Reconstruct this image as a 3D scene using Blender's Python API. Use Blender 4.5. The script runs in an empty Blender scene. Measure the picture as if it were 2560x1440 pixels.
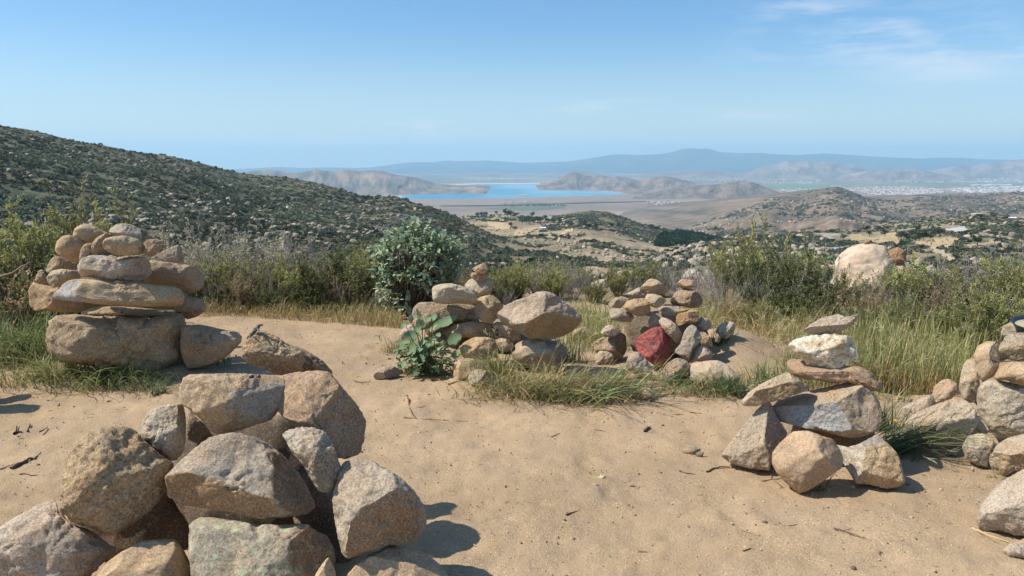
import bpy, bmesh, math, random
import numpy as np
from mathutils import Vector, Matrix

random.seed(7); rng = np.random.RandomState(7)
sc = bpy.context.scene
COL = sc.collection
R = math.radians
FPX, HORIZON, CAMZ, VALLEY = 2000.0, 405.0, 1.6, 230.0
PITCH = math.atan((720 - HORIZON) / FPX)
CF = np.array([0, math.cos(PITCH), -math.sin(PITCH)]); CU = np.array([0, math.sin(PITCH), math.cos(PITCH)]); CR = np.array([1.0, 0, 0])
CAM = np.array([0, 0, CAMZ])

def at(x, y, Y):
    """world point at forward distance Y that lies in the direction of photo pixel (x, y)"""
    x = np.asarray(x, float)[..., None]; y = np.asarray(y, float)[..., None]; Y = np.asarray(Y, float)[..., None]
    r = CF + CR * (x - 1280) / FPX + CU * (720 - y) / FPX
    return CAM + r * (Y / r[..., 1:2])

def on_level(x, y, z):
    x = np.asarray(x, float)[..., None]; y = np.asarray(y, float)[..., None]
    r = CF + CR * (x - 1280) / FPX + CU * (720 - y) / FPX
    return CAM + r * ((z - CAMZ) / r[..., 2:3])

# ---------- numpy gradient noise
_P = np.random.RandomState(3).permutation(256); _P = np.concatenate([_P, _P, _P])
_G = np.random.RandomState(4).normal(size=(256, 3)); _G /= np.linalg.norm(_G, axis=1)[:, None]
def pn(p):
    p = np.asarray(p, float); i = np.floor(p).astype(int); f = p - i; i &= 255
    u = f * f * f * (f * (f * 6 - 15) + 10); out = 0
    for a in (0, 1):
        wx = u[:, 0] if a else 1 - u[:, 0]
        for b in (0, 1):
            wy = u[:, 1] if b else 1 - u[:, 1]
            for c in (0, 1):
                wz = u[:, 2] if c else 1 - u[:, 2]
                h = _P[_P[_P[(i[:, 0] + a) & 255] + ((i[:, 1] + b) & 255)] + ((i[:, 2] + c) & 255)]
                g = _G[h]
                out = out + wx * wy * wz * (g[:, 0] * (f[:, 0] - a) + g[:, 1] * (f[:, 1] - b) + g[:, 2] * (f[:, 2] - c))
    return out * 1.6
def fbm(p, o=4, gain=.5, lac=2.03):
    t = 0; a = 1.0; p = np.asarray(p, float)
    for k in range(o):
        t = t + a * pn(p + k * 17.3); p = p * lac; a *= gain
    return t

# ---------- meshes and objects
def mesh_np(name, V, F, mat=None, tint=None, smooth=True):
    V = np.ascontiguousarray(V, dtype=np.float32)
    me = bpy.data.meshes.new(name)
    Fs = F if isinstance(F, list) else [F]
    Fs = [np.asarray(f, dtype=np.int32) for f in Fs if len(f)]
    me.vertices.add(len(V)); me.vertices.foreach_set('co', V.ravel())
    me.loops.add(sum(f.size for f in Fs)); me.loops.foreach_set('vertex_index', np.concatenate([f.ravel() for f in Fs]))
    me.polygons.add(sum(len(f) for f in Fs))
    st = []; o = 0
    for f in Fs:
        st.append(o + np.arange(0, f.size, f.shape[1])); o += f.size
    me.polygons.foreach_set('loop_start', np.concatenate(st).astype(np.int32))
    me.polygons.foreach_set('use_smooth', np.full(len(me.polygons), smooth))
    me.update(calc_edges=True); me.validate()
    if tint is not None:
        tint = np.asarray(tint, dtype=np.float32)
        if tint.ndim == 1: tint = np.tile(tint, (len(V), 1))
        if tint.shape[1] == 3: tint = np.concatenate([tint, np.zeros((len(tint), 1), np.float32)], 1)
        at_ = me.attributes.new('tint', 'FLOAT_COLOR', 'POINT'); at_.data.foreach_set('color', np.ascontiguousarray(tint).ravel())
    if mat: me.materials.append(mat)
    return me

def link(name, data, parent=None):
    o = bpy.data.objects.new(name, data); COL.objects.link(o)
    if parent: o.parent = parent
    return o

def tag(o, label, cat, group=None):
    o['label'] = label; o['category'] = cat
    if group: o['group'] = group
    return o
def struct(o): o['kind'] = 'structure'; return o
def stuff(o, label, cat): o['kind'] = 'stuff'; o['label'] = label; o['category'] = cat; return o
def copy_thing(root, label=None, group=None):
    r = root.copy(); COL.objects.link(r)
    if label: r['label'] = label
    if group: r['group'] = group
    for ch in list(root.children):
        c = ch.copy(); COL.objects.link(c); c.parent = r
    return r

def grid_faces(nr, nc):
    a = np.arange(nr * nc).reshape(nr, nc)
    return np.stack([a[:-1, :-1], a[:-1, 1:], a[1:, 1:], a[1:, :-1]], -1).reshape(-1, 4)

class Soup:
    """collects vertices, faces and vertex colours of ONE mesh"""
    def __init__(s): s.V = []; s.Q = []; s.T = []; s.C = []; s.n = 0
    def add(s, V, F, C):
        V = np.asarray(V, float).reshape(-1, 3); F = np.asarray(F, int)
        (s.Q if F.shape[1] == 4 else s.T).append(F + s.n)
        C = np.asarray(C, float)
        if C.ndim == 1: C = np.tile(C, (len(V), 1))
        s.V.append(V); s.C.append(C); s.n += len(V)
    def mesh(s, name, mat, smooth=True):
        F = []
        if s.Q: F.append(np.concatenate(s.Q))
        if s.T: F.append(np.concatenate(s.T))
        return mesh_np(name, np.concatenate(s.V), F, mat, np.concatenate(s.C), smooth)

def tube(pts, radii, k=6):
    pts = np.asarray(pts, float); n = len(pts); radii = np.broadcast_to(np.asarray(radii, float), (n,))
    d = np.gradient(pts, axis=0); d /= np.linalg.norm(d, axis=1)[:, None] + 1e-9
    ref = np.array([.31, .12, .94]) if abs(d[0, 2]) < .9 else np.array([1., .1, 0])
    u = np.cross(d, ref); u /= np.linalg.norm(u, axis=1)[:, None]; v = np.cross(d, u)
    a = np.arange(k) * 2 * math.pi / k
    V = pts[:, None] + radii[:, None, None] * (np.cos(a)[None, :, None] * u[:, None] + np.sin(a)[None, :, None] * v[:, None])
    idx = np.arange(n * k).reshape(n, k); nx = np.roll(idx, -1, 1)
    F = np.stack([idx[:-1], nx[:-1], nx[1:], idx[1:]], -1).reshape(-1, 4)
    return V.reshape(-1, 3), F

# ---------- materials
def new_mat(name):
    m = bpy.data.materials.new(name); m.use_nodes = True
    nt = m.node_tree; b = nt.nodes['Principled BSDF']
    return m, nt, b
def N(nt, t, **kw):
    n = nt.nodes.new(t)
    for k, v in kw.items():
        if k.startswith('i_'): n.inputs[k[2:].replace('_', ' ')].default_value = v
        else: setattr(n, k, v)
    return n
def noise(nt, vec, scale, detail=4, rough=.55):
    n = N(nt, 'ShaderNodeTexNoise'); n.inputs['Scale'].default_value = scale; n.inputs['Detail'].default_value = detail; n.inputs['Roughness'].default_value = rough
    nt.links.new(vec, n.inputs['Vector']); return n.outputs['Fac']
def ramp(nt, fac, stops):
    r = N(nt, 'ShaderNodeValToRGB'); e = r.color_ramp.elements
    while len(e) < len(stops): e.new(.5)
    for el, (p, c) in zip(e, stops):
        el.position = p; el.color = (c, c, c, 1) if isinstance(c, (int, float)) else (*c, 1)
    nt.links.new(fac, r.inputs[0]); return r.outputs[0]
def mix(nt, fac, a, b, mode='MIX'):
    m = N(nt, 'ShaderNodeMix', data_type='RGBA', blend_type=mode)
    for s, v in ((m.inputs[0], fac), (m.inputs[6], a), (m.inputs[7], b)):
        if isinstance(v, (int, float)): s.default_value = v if s.type == 'VALUE' else (v, v, v, 1)
        elif isinstance(v, tuple): s.default_value = (*v, 1)
        else: nt.links.new(v, s)
    return m.outputs[2]
def math_(nt, op, a, b=0.0):
    m = N(nt, 'ShaderNodeMath', operation=op)
    for s, v in zip(m.inputs, (a, b)):
        if isinstance(v, (int, float)): s.default_value = v
        else: nt.links.new(v, s)
    return m.outputs[0]
def bump(nt, b, h, strength, dist):
    bp = N(nt, 'ShaderNodeBump'); bp.inputs['Strength'].default_value = strength; bp.inputs['Distance'].default_value = dist
    nt.links.new(h, bp.inputs['Height']); nt.links.new(bp.outputs[0], b.inputs['Normal'])
def obj_vec(nt, jitter=True):
    tc = N(nt, 'ShaderNodeTexCoord')
    if not jitter: return tc.outputs['Object']
    oi = N(nt, 'ShaderNodeObjectInfo'); v = N(nt, 'ShaderNodeVectorMath', operation='ADD')
    s = N(nt, 'ShaderNodeVectorMath', operation='SCALE'); s.inputs['Scale'].default_value = 37.0
    cx = N(nt, 'ShaderNodeCombineXYZ')
    for k in range(3): nt.links.new(oi.outputs['Random'], cx.inputs[k])
    nt.links.new(cx.outputs[0], s.inputs[0]); nt.links.new(tc.outputs['Object'], v.inputs[0]); nt.links.new(s.outputs[0], v.inputs[1])
    return v.outputs[0]
def tint_node(nt):
    a = N(nt, 'ShaderNodeAttribute', attribute_name='tint'); return a

def rock_material(name, grain=150.0, fleck=1.0, stain=.35, bmp=.6, big=3.0):
    m, nt, b = new_mat(name); v = obj_vec(nt); a = tint_node(nt)
    c = mix(nt, 1.0, a.outputs['Color'], ramp(nt, noise(nt, v, big, 6, .6), [(.28, .62), (.5, 1.0), (.74, 1.28)]), 'MULTIPLY')
    st = ramp(nt, noise(nt, v, big * 1.7, 5, .65), [(.47, 0.0), (.66, stain)])
    c = mix(nt, st, c, (.40, .20, .075))
    st2 = ramp(nt, noise(nt, v, big * 3.1 + 1, 4, .6), [(.5, 0.0), (.72, .45)])
    c = mix(nt, st2, c, mix(nt, 1.0, a.outputs['Color'], (.66, .60, .54), 'MULTIPLY'))
    vo = N(nt, 'ShaderNodeTexVoronoi'); vo.inputs['Scale'].default_value = grain; nt.links.new(v, vo.inputs['Vector'])
    vs = N(nt, 'ShaderNodeSeparateColor'); nt.links.new(vo.outputs['Color'], vs.inputs[0])
    c = mix(nt, ramp(nt, vs.outputs[0], [(.74, 0.0), (.80, .62 * fleck)]), c, (.07, .055, .045))
    c = mix(nt, ramp(nt, vs.outputs[1], [(.76, 0.0), (.84, .55 * fleck)]), c, (.66, .53, .36))
    g2 = noise(nt, v, grain * .45, 3, .7)
    c = mix(nt, 1.0, c, ramp(nt, g2, [(.3, .7), (.5, 1.0), (.7, 1.3)]), 'MULTIPLY')
    # lichen: the alpha of the colour attribute says how much of it the stone carries
    li = math_(nt, 'MULTIPLY', ramp(nt, noise(nt, v, 22.0, 5, .7), [(.565, 0.0), (.6, 1.0)]), a.outputs['Alpha'])
    c = mix(nt, li, c, (.44, .45, .27))
    nt.links.new(c, b.inputs['Base Color']); b.inputs['Roughness'].default_value = .92; b.inputs['Specular IOR Level'].default_value = .25
    h = math_(nt, 'ADD', math_(nt, 'MULTIPLY', noise(nt, v, grain * .22, 6, .7), 1.0), math_(nt, 'MULTIPLY', vs.outputs[2], .16))
    bump(nt, b, h, bmp, .02)
    return m
M_ROCK = rock_material('granite', 230, .6, .4, .6, 3.0)
M_ROUGH = rock_material('coarse_granite', 175, .7, .4, .9, 4.0)
M_SMOOTH = rock_material('weathered_stone', 240, .4, .4, .35, 3.0)

def red_material():
    m, nt, b = new_mat('red_stone'); v = obj_vec(nt); 
    c = ramp(nt, noise(nt, v, 15, 7, .72), [(.32, (.07, .03, .045)), (.43, (.22, .04, .03)), (.52, (.33, .055, .03)), (.6, (.26, .045, .03)), (.68, (.42, .16, .06)), (.78, (.15, .05, .05))])
    c = mix(nt, ramp(nt, noise(nt, v, 60, 3), [(.4, 0.0), (.7, .35)]), c, (.12, .05, .05))
    nt.links.new(c, b.inputs['Base Color']); b.inputs['Roughness'].default_value = .6
    bump(nt, b, noise(nt, v, 24, 6, .7), .6, .02); return m
def quartz_material():
    m, nt, b = new_mat('white_quartz'); v = obj_vec(nt)
    c = ramp(nt, noise(nt, v, 9, 6, .7), [(.30, (.22, .17, .12)), (.42, (.52, .42, .28)), (.52, (.74, .67, .52)), (.75, (.80, .74, .62))])
    c = mix(nt, ramp(nt, noise(nt, v, 5, 5), [(.50, 0.0), (.62, .7)]), c, (.46, .29, .12))
    c = mix(nt, ramp(nt, noise(nt, v, 55, 3), [(.52, 0.0), (.62, .7)]), c, (.24, .19, .14))
    nt.links.new(c, b.inputs['Base Color']); b.inputs['Roughness'].default_value = .6
    bump(nt, b, noise(nt, v, 30, 6, .7), .7, .02); return m
M_RED, M_QUARTZ = red_material(), quartz_material()

def leaf_material(name, rough=.6, trans=.25, var=.35):
    m, nt, b = new_mat(name); a = tint_node(nt); oi = N(nt, 'ShaderNodeObjectInfo')
    c = mix(nt, 1.0, a.outputs['Color'], ramp(nt, oi.outputs['Random'], [(0, 1 - var), (1, 1 + var)]), 'MULTIPLY')
    nt.links.new(c, b.inputs['Base Color']); b.inputs['Roughness'].default_value = rough; b.inputs['Specular IOR Level'].default_value = .25
    if trans:
        tr = N(nt, 'ShaderNodeBsdfTranslucent'); nt.links.new(c, tr.inputs[0]); ms = N(nt, 'ShaderNodeMixShader'); ms.inputs[0].default_value = trans
        nt.links.new(b.outputs[0], ms.inputs[1]); nt.links.new(tr.outputs[0], ms.inputs[2])
        nt.links.new(ms.outputs[0], nt.nodes['Material Output'].inputs[0])
    return m
M_LEAF = leaf_material('shrub_leaf', .6, .4); M_GRASS = leaf_material('grass_blade', .5, .3, .12); M_TWIG = leaf_material('woody_twig', .85, 0, .25)
M_TREE = leaf_material('tree_foliage', .7, .15, .3); M_BRUSH = leaf_material('hillside_brush', .8, .3, 0)

def tint_material(name, scale=.05, rough=.95, lo=.75, hi=1.25, bstr=0, bdist=1.0, fine=8):
    """matt ground whose colour attribute is broken up by noise at two scales"""
    m, nt, b = new_mat(name); v = obj_vec(nt, False); a = tint_node(nt)
    c = mix(nt, 1.0, a.outputs['Color'], ramp(nt, noise(nt, v, scale, 6, .6), [(.3, lo), (.5, 1.0), (.7, hi)]), 'MULTIPLY')
    c = mix(nt, 1.0, c, ramp(nt, noise(nt, v, scale * fine, 5, .65), [(.3, lo), (.5, 1.0), (.7, hi)]), 'MULTIPLY')
    nt.links.new(c, b.inputs['Base Color']); b.inputs['Roughness'].default_value = rough; b.inputs['Specular IOR Level'].default_value = .1
    if bstr: bump(nt, b, noise(nt, v, scale * fine * .6, 6, .65), bstr, bdist)
    return m
def plain(name, col, rough=.8, metal=0.0, nscale=30, nvar=.15):
    m, nt, b = new_mat(name); v = obj_vec(nt)
    c = mix(nt, 1.0, tuple(col), ramp(nt, noise(nt, v, nscale, 4), [(.3, 1 - nvar), (.7, 1 + nvar)]), 'MULTIPLY')
    nt.links.new(c, b.inputs['Base Color']); b.inputs['Roughness'].default_value = rough; b.inputs['Metallic'].default_value = metal
    return m

# ---------- camera, sun, sky
cd = bpy.data.cameras.new('camera'); cam = link('camera', cd); cam.location = CAM; cam.rotation_euler = (math.pi / 2 - PITCH, 0, 0)
cd.sensor_fit = 'HORIZONTAL'; cd.angle = 2 * math.atan(1280 / FPX); cd.clip_start = .05; cd.clip_end = 120000
sc.camera = cam
SUN_EL, SUN_TOWARD = 50.0, 4.0
S = Vector((-math.cos(R(SUN_EL)) * math.cos(R(SUN_TOWARD)), -math.cos(R(SUN_EL)) * math.sin(R(SUN_TOWARD)), math.sin(R(SUN_EL))))
ld = bpy.data.lights.new('sun', 'SUN'); ld.energy = 4.9; ld.angle = R(.53); ld.color = (1, .955, .88)
sun = link('sun', ld); sun.rotation_euler = S.to_track_quat('Z', 'Y').to_euler(); sun.location = (-20, -10, 40)
w = bpy.data.worlds.new('World'); sc.world = w; w.use_nodes = True; nt = w.node_tree
bg = nt.nodes['Background']; sky = nt.nodes.new('ShaderNodeTexSky'); sky.sky_type = 'NISHITA'; sky.sun_disc = False
sky.sun_elevation = R(SUN_EL); sky.sun_rotation = math.atan2(S.x, S.y); sky.altitude = 700; sky.air_density = 1.0; sky.dust_density = 1.8; sky.ozone_density = 1.5
# thin cirrus: stretched noise on the direction of view, strongest in a few patches of the sky
tc = nt.nodes.new('ShaderNodeTexCoord'); mp = nt.nodes.new('ShaderNodeMapping')
mp.inputs['Rotation'].default_value = (0, R(12), 0); mp.inputs['Scale'].default_value = (6, 6, 40); nt.links.new(tc.outputs['Generated'], mp.inputs[0])
cn = ramp(nt, noise(nt, mp.outputs[0], 1.0, 7, .62), [(.42, 0.0), (.62, 1.0)])
tot = None
for (px, py, rad, amt) in ((2180, 95, .20, .6), (2380, 130, .17, .6), (2040, 20, .13, .5), (1060, 322, .14, .6), (1560, 268, .12, .5), (1900, 285, .13, .25), (760, 345, .16, .3)):
    d = Vector(at(px, py, 1.0) - CAM).normalized()
    df = nt.nodes.new('ShaderNodeVectorMath'); df.operation = 'SUBTRACT'; df.inputs[1].default_value = d; nt.links.new(tc.outputs['Generated'], df.inputs[0])
    sq = nt.nodes.new('ShaderNodeVectorMath'); sq.operation = 'MULTIPLY'; sq.inputs[1].default_value = (1, 1, 3.5 if py < 200 else 9); nt.links.new(df.outputs[0], sq.inputs[0])
    ln = nt.nodes.new('ShaderNodeVectorMath'); ln.operation = 'LENGTH'; nt.links.new(sq.outputs[0], ln.inputs[0])
    mr = nt.nodes.new('ShaderNodeMapRange'); mr.interpolation_type = 'SMOOTHSTEP'; mr.inputs[1].default_value = 0; mr.inputs[2].default_value = rad; mr.inputs[3].default_value = amt; mr.inputs[4].default_value = 0
    nt.links.new(ln.outputs['Value'], mr.inputs[0])
    tot = mr.outputs[0] if tot is None else math_(nt, 'MAXIMUM', tot, mr.outputs[0])
cf = math_(nt, 'MULTIPLY', cn, tot)
# the veil of pale air low over the horizon
sp = nt.nodes.new('ShaderNodeSeparateXYZ'); nt.links.new(tc.outputs['Generated'], sp.inputs[0])
mr = nt.nodes.new('ShaderNodeMapRange'); mr.interpolation_type = 'SMOOTHSTEP'; mr.inputs[1].default_value = -.02; mr.inputs[2].default_value = .17; mr.inputs[3].default_value = .66; mr.inputs[4].default_value = 0
nt.links.new(sp.outputs[2], mr.inputs[0])
low = mix(nt, mr.outputs[0], mix(nt, 1.0, sky.outputs[0], (.66, .95, 1.16), 'MULTIPLY'), (6.0, 6.8, 7.2))
nt.links.new(mix(nt, cf, low, (7.0, 7.2, 7.5)), bg.inputs[0]); bg.inputs[1].default_value = .115
sc.view_settings.view_transform = 'Standard'; sc.view_settings.look = 'None'; sc.view_settings.exposure = 0.25; sc.view_settings.gamma = 1.0
sc.cycles.use_denoising = True
sc.cycles.max_bounces = 6; sc.cycles.volume_bounces = 3; sc.cycles.transparent_max_bounces = 8
# ================= near ground
def g_flat(X, Y):
    X = np.asarray(X, float); Y = np.asarray(Y, float)
    e = np.maximum(np.hypot(X * .55, Y) - 9.3, 0)
    z = -.21 * e * e / (e + 2.5)
    z = z + .24 * np.exp(-(((X - 1.78) / .42) ** 2 + ((Y - 6.45) / .5) ** 2))
    z = z + .07 * np.exp(-(((X + 3.0) / 1.0) ** 2 + ((Y - 6.2) / .8) ** 2)) + .05 * np.exp(-(((X - .9) / 1.1) ** 2 + ((Y - 6.0) / .6) ** 2))
    return z
def g_of(X, Y):
    X = np.atleast_1d(np.asarray(X, float)); Y = np.atleast_1d(np.asarray(Y, float)); sh = X.shape
    p = np.stack([X.ravel(), Y.ravel(), np.zeros(X.size)], -1)
    z = g_flat(p[:, 0], p[:, 1]) + .035 * pn(p * .7) + .016 * pn(p * 2.3 + 5) * np.clip(p[:, 1] / 4, .4, 2)
    return z.reshape(sh)
def ground_pt(x, y):
    """where the ray of a photo pixel meets the near ground"""
    P = on_level(x, y, 0.0)
    for _ in range(4):
        z = g_of(P[..., 0], P[..., 1]); P = on_level(x, y, 0.0) if False else CAM + (P - CAM) * ((z - CAMZ) / (P[..., 2] - CAMZ))[..., None]
    return P

na, nr = 620, 520
ang = np.linspace(R(-80), R(80), na); rad = .5 * (75 / .5) ** np.linspace(0, 1, nr)
rr, aa = np.meshgrid(rad, ang, indexing='ij')
X, Y = rr * np.sin(aa), rr * np.cos(aa)
p = np.stack([X.ravel(), Y.ravel(), 0 * X.ravel()], -1)
z = g_of(X, Y).ravel()
fade = np.clip(1.6 - rr.ravel() / 9, 0, 1)
z += fade * (.009 * fbm(p * 7, 3) + .0045 * np.abs(fbm(p * 22 + 3, 3)))
dep = fbm(p * 3.4 + 9, 2); z -= fade * .034 * np.clip(dep - .25, 0, .4); z += fade * .006 * fbm(p * np.array([3, 9, 1]) + 21, 3)
V = np.stack([X.ravel(), Y.ravel(), z], -1)
veg = np.clip((np.hypot(X * .55, Y).ravel() - 8.6) / 1.2 + .5 * fbm(p * 1.1, 3), 0, 1)
sand = np.array([.42, .292, .173]); litter = np.array([.20, .145, .075])
T = sand * (1 - veg[:, None]) + litter * veg[:, None]
T = T * (1 + .16 * fbm(p * .9 + 2, 5) + .08 * fbm(p * 4 + 7, 3))[:, None]

def ground_material():
    m, nt, b = new_mat('granite_sand'); v = obj_vec(nt, False); a = tint_node(nt)
    c = mix(nt, 1.0, a.outputs['Color'], ramp(nt, noise(nt, v, 1.6, 6, .6), [(.3, .86), (.5, 1.0), (.7, 1.12)]), 'MULTIPLY')
    c = mix(nt, ramp(nt, noise(nt, v, 3.1, 6, .65), [(.46, 0.0), (.64, .6)]), c, (.36, .265, .175))
    c = mix(nt, ramp(nt, noise(nt, v, 9.0, 6, .7), [(.52, 0.0), (.7, .5)]), c, (.30, .205, .125))
    c = mix(nt, ramp(nt, noise(nt, v, 260, 2, .7), [(.35, .5), (.52, 0.0)]), c, (.26, .17, .09))
    gr = N(nt, 'ShaderNodeTexVoronoi'); gr.inputs['Scale'].default_value = 105; nt.links.new(v, gr.inputs['Vector'])
    gs = N(nt, 'ShaderNodeSeparateColor'); nt.links.new(gr.outputs['Color'], gs.inputs[0])
    patch = ramp(nt, noise(nt, v, 2.3, 5, .6), [(.4, .3), (.62, 1.0)])
    near = ramp(nt, gr.outputs['Distance'], [(.25, 1.0), (.45, 0.0)])
    c = mix(nt, math_(nt, 'MULTIPLY', math_(nt, 'MULTIPLY', ramp(nt, gs.outputs[0], [(.70, 0.0), (.74, .75)]), near), patch), c, (.70, .54, .34))
    c = mix(nt, math_(nt, 'MULTIPLY', math_(nt, 'MULTIPLY', ramp(nt, gs.outputs[1], [(.84, 0.0), (.87, .8)]), near), patch), c, (.13, .085, .05))
    nt.links.new(c, b.inputs['Base Color']); b.inputs['Roughness'].default_value = .95; b.inputs['Specular IOR Level'].default_value = .1
    h = math_(nt, 'ADD', math_(nt, 'MULTIPLY', noise(nt, v, 75, 5, .7), .7), math_(nt, 'MULTIPLY', math_(nt, 'MULTIPLY', gs.outputs[2], near), .5))
    h = math_(nt, 'ADD', h, math_(nt, 'MULTIPLY', noise(nt, v, 14, 5, .6), 1.6))
    bump(nt, b, h, .5, .014); return m
struct(link('ground', mesh_np('ground', V, grid_faces(nr, na), ground_material(), T)))

# ================= terrain sheets: each slope is laid out by the directions in which its crest and its foot are seen, at real distances
class Sheet:
    def __init__(s, sky, ylow, dlow, k=1.0, amp=0.0, nsc=40.0, gul=0.0, gsc=30.0, seed=0):
        s.sx, s.sy, s.sd = [np.array(c, float) for c in zip(*sky)]
        s.ylow, s.dlow, s.k, s.amp, s.nsc, s.gul, s.gsc, s.seed = ylow, dlow, k, amp, nsc, gul, gsc, seed
    def low(s, x):
        return np.interp(x, s.sx, s.ylow) if np.ndim(s.ylow) else np.full(np.shape(x), float(s.ylow))
    def P(s, x, t):
        x = np.asarray(x, float); t = np.asarray(t, float); tc = np.clip(t, 0, 1)
        yl = s.low(x); ys = np.minimum(np.interp(x, s.sx, s.sy), yl - .5); ds = np.interp(x, s.sx, s.sd)
        dl = np.interp(x, s.sx, s.dlow) if np.ndim(s.dlow) else s.dlow
        y = yl + (ys - yl) * tc; Y = dl * (ds / dl) ** (tc ** s.k)
        if s.gul:
            q = np.stack([x / s.gsc, tc * 1.3, np.full(x.shape, s.seed + .5)], -1)
            Y = Y + s.gul * .6 * (ds - dl) * np.sin(math.pi * np.clip(tc, 0, 1)) * (fbm(q, 3) * .85)
        p = at(x, y, Y)
        if s.amp:
            q = p / s.nsc + s.seed; q[:, 2] = s.seed
            p[:, 2] += s.amp * fbm(q, 4) * np.sin(math.pi * np.clip(tc * .93 + .03, 0, 1)) ** .7
        back = np.clip(t - 1, 0, 9)
        p[:, 1] += back * (ds - dl) * 1.0; p[:, 2] -= back * np.maximum(p[:, 2] + VALLEY, 5) * .9
        p[:, 2] = np.maximum(p[:, 2], -VALLEY - .5)
        return p
    def t_at(s, x, y):
        x = np.asarray(x, float); yl = s.low(x); ys = np.minimum(np.interp(x, s.sx, s.sy), yl - .5)
        return (yl - np.asarray(y, float)) / (yl - ys)
    def px(s, x, y):
        x = np.atleast_1d(np.asarray(x, float)); y = np.atleast_1d(np.asarray(y, float))
        return s.P(x, np.clip(s.t_at(x, y), 0, 1))
    def build(s, name, x0, x1, nx, nt, mat, colour):
        x = np.linspace(x0, x1, nx); t = np.concatenate([np.linspace(0, 1, nt), [1.15, 1.5, 2.0]])
        tt, xx = np.meshgrid(t, x, indexing='ij'); p = s.P(xx.ravel(), tt.ravel())
        o = link(name, mesh_np(name, p, grid_faces(len(t), nx), mat, colour(p, xx.ravel(), tt.ravel())))
        return struct(o)
    def patch(s, name, poly, step, mat, colour, lift=.15, kind='structure'):
        """a road or a field: a sheet of its own lying just above this slope"""
        poly = np.array(poly, float); x0, y0 = poly.min(0); x1, y1 = poly.max(0)
        xs = np.arange(x0, x1 + step, step); ys = np.arange(y0, y1 + step, step)
        yy, xx = np.meshgrid(ys, xs, indexing='ij')
        ins = lambda qx, qy: in_poly(qx, qy, poly)
        F = grid_faces(len(ys), len(xs)); cx = xx.ravel()[F].mean(1); cy = yy.ravel()[F].mean(1)
        F = F[ins(cx, cy)]; used, inv = np.unique(F, return_inverse=True)
        p = s.px(xx.ravel()[used], yy.ravel()[used]); p[:, 2] += lift
        o = link(name, mesh_np(name, p, inv.reshape(F.shape), mat, np.asarray(colour, float)))
        return struct(o)
def in_poly(x, y, poly):
    c = np.zeros(np.shape(x), bool); n = len(poly)
    for i in range(n):
        (xa, ya), (xb, yb) = poly[i], poly[i - 1]
        cond = ((ya > y) != (yb > y)) & (x < (xb - xa) * (y - ya) / (yb - ya + 1e-9) + xa)
        c ^= cond
    return c
def lerp3(a, b, f): f = np.asarray(f)[:, None]; return np.asarray(a) * (1 - f) + np.asarray(b) * f

S1 = Sheet([(-2800, 60, 330), (-900, 180, 380), (-300, 262, 420), (0, 312, 440), (60, 322, 450), (140, 340, 460), (190, 352, 470), (240, 360, 480), (330, 378, 500), (430, 390, 530), (500, 408, 560), (560, 423, 590),
            (600, 432, 610), (650, 438, 620), (720, 445, 620), (790, 455, 610), (850, 472, 590), (900, 489, 560), (940, 490, 540), (990, 492, 520), (1040, 509, 500), (1100, 525, 470), (1140, 541, 440),
            (1200, 572, 400), (1260, 597, 360), (1330, 618, 320), (1420, 640, 270), (1500, 655, 220), (1600, 672, 170), (1760, 700, 110)], 775, 42, .85, 2.6, 30, .02, 60, 1)
S2 = Sheet([(700, 600, 900), (950, 580, 900), (1050, 560, 950), (1120, 546, 1000), (1180, 538, 1050), (1260, 537, 1050), (1300, 541, 1050), (1340, 541, 1080), (1400, 537, 1100), (1440, 530, 1120), (1480, 526, 1120),
            (1520, 530, 1100), (1560, 543, 1080), (1600, 556, 1060), (1640, 567, 1030), (1700, 579, 1000), (1750, 590, 950), (1800, 600, 900), (2000, 625, 800), (2200, 650, 700)], 770, 85, .9, 5, 60, .03, 50, 2)
S3 = Sheet([(1500, 690, 160), (1600, 662, 220), (1680, 640, 280), (1740, 612, 340), (1780, 601, 380), (1900, 590, 450), (2000, 581, 520), (2060, 578, 560), (2120, 574, 600), (2200, 567, 640), (2260, 557, 640), (2320, 547, 640),
            (2400, 536, 650), (2440, 530, 650), (2480, 533, 650), (2560, 546, 650), (2800, 550, 650), (3400, 540, 650)], 775, 42, .9, 2.2, 35, .02, 70, 3)
S4 = Sheet([(1560, 610, 1500), (1640, 602, 1700), (1700, 580, 1900), (1750, 560, 2100), (1800, 540, 2200), (1850, 520, 2300), (1900, 503, 2400), (1930, 493, 2400), (1960, 490, 2450), (2000, 489, 2500), (2030, 481, 2500), (2060, 472, 2500), (2080, 468, 2500),
            (2095, 466, 2500), (2110, 470, 2500), (2130, 477, 2500), (2160, 490, 2500), (2200, 500, 2450), (2260, 497, 2500), (2300, 490, 2600), (2400, 485, 2700), (2480, 482, 2800), (2560, 478, 2800), (2900, 470, 2800), (3400, 460, 2800)], 640, 620, .9, 16, 150, .08, 60, 4)

M_HILL = tint_material('brushy_hillside', .05, .95, .6, 1.4, 0, 1, 9)
def c1(p, x, t):
    f = np.clip(.5 + .8 * fbm(p / 60, 3), 0, 1); c = lerp3((.085, .09, .055), (.12, .11, .07), f)
    g = np.clip((x - 1100) / 300, 0, 1); return lerp3((0, 0, 0), (1, 1, 1), 1 - g) * c + g[:, None] * np.array([.26, .20, .125])
def c2(p, x, t):
    f = np.clip(.5 + .9 * fbm(p / 90, 3), 0, 1); c = lerp3((.19, .16, .10), (.36, .275, .17), f)
    top = np.clip((t - .72) * 6, 0, 1) * np.clip((x - 1380) / 80, 0, 1); return lerp3((0, 0, 0), (1, 1, 1), 1 - top) * c + top[:, None] * np.array([.13, .115, .06])
def c3(p, x, t):
    f = np.clip(.45 + .9 * fbm(p / 45, 3), 0, 1); return lerp3((.115, .11, .065), (.30, .235, .145), f)
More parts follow.
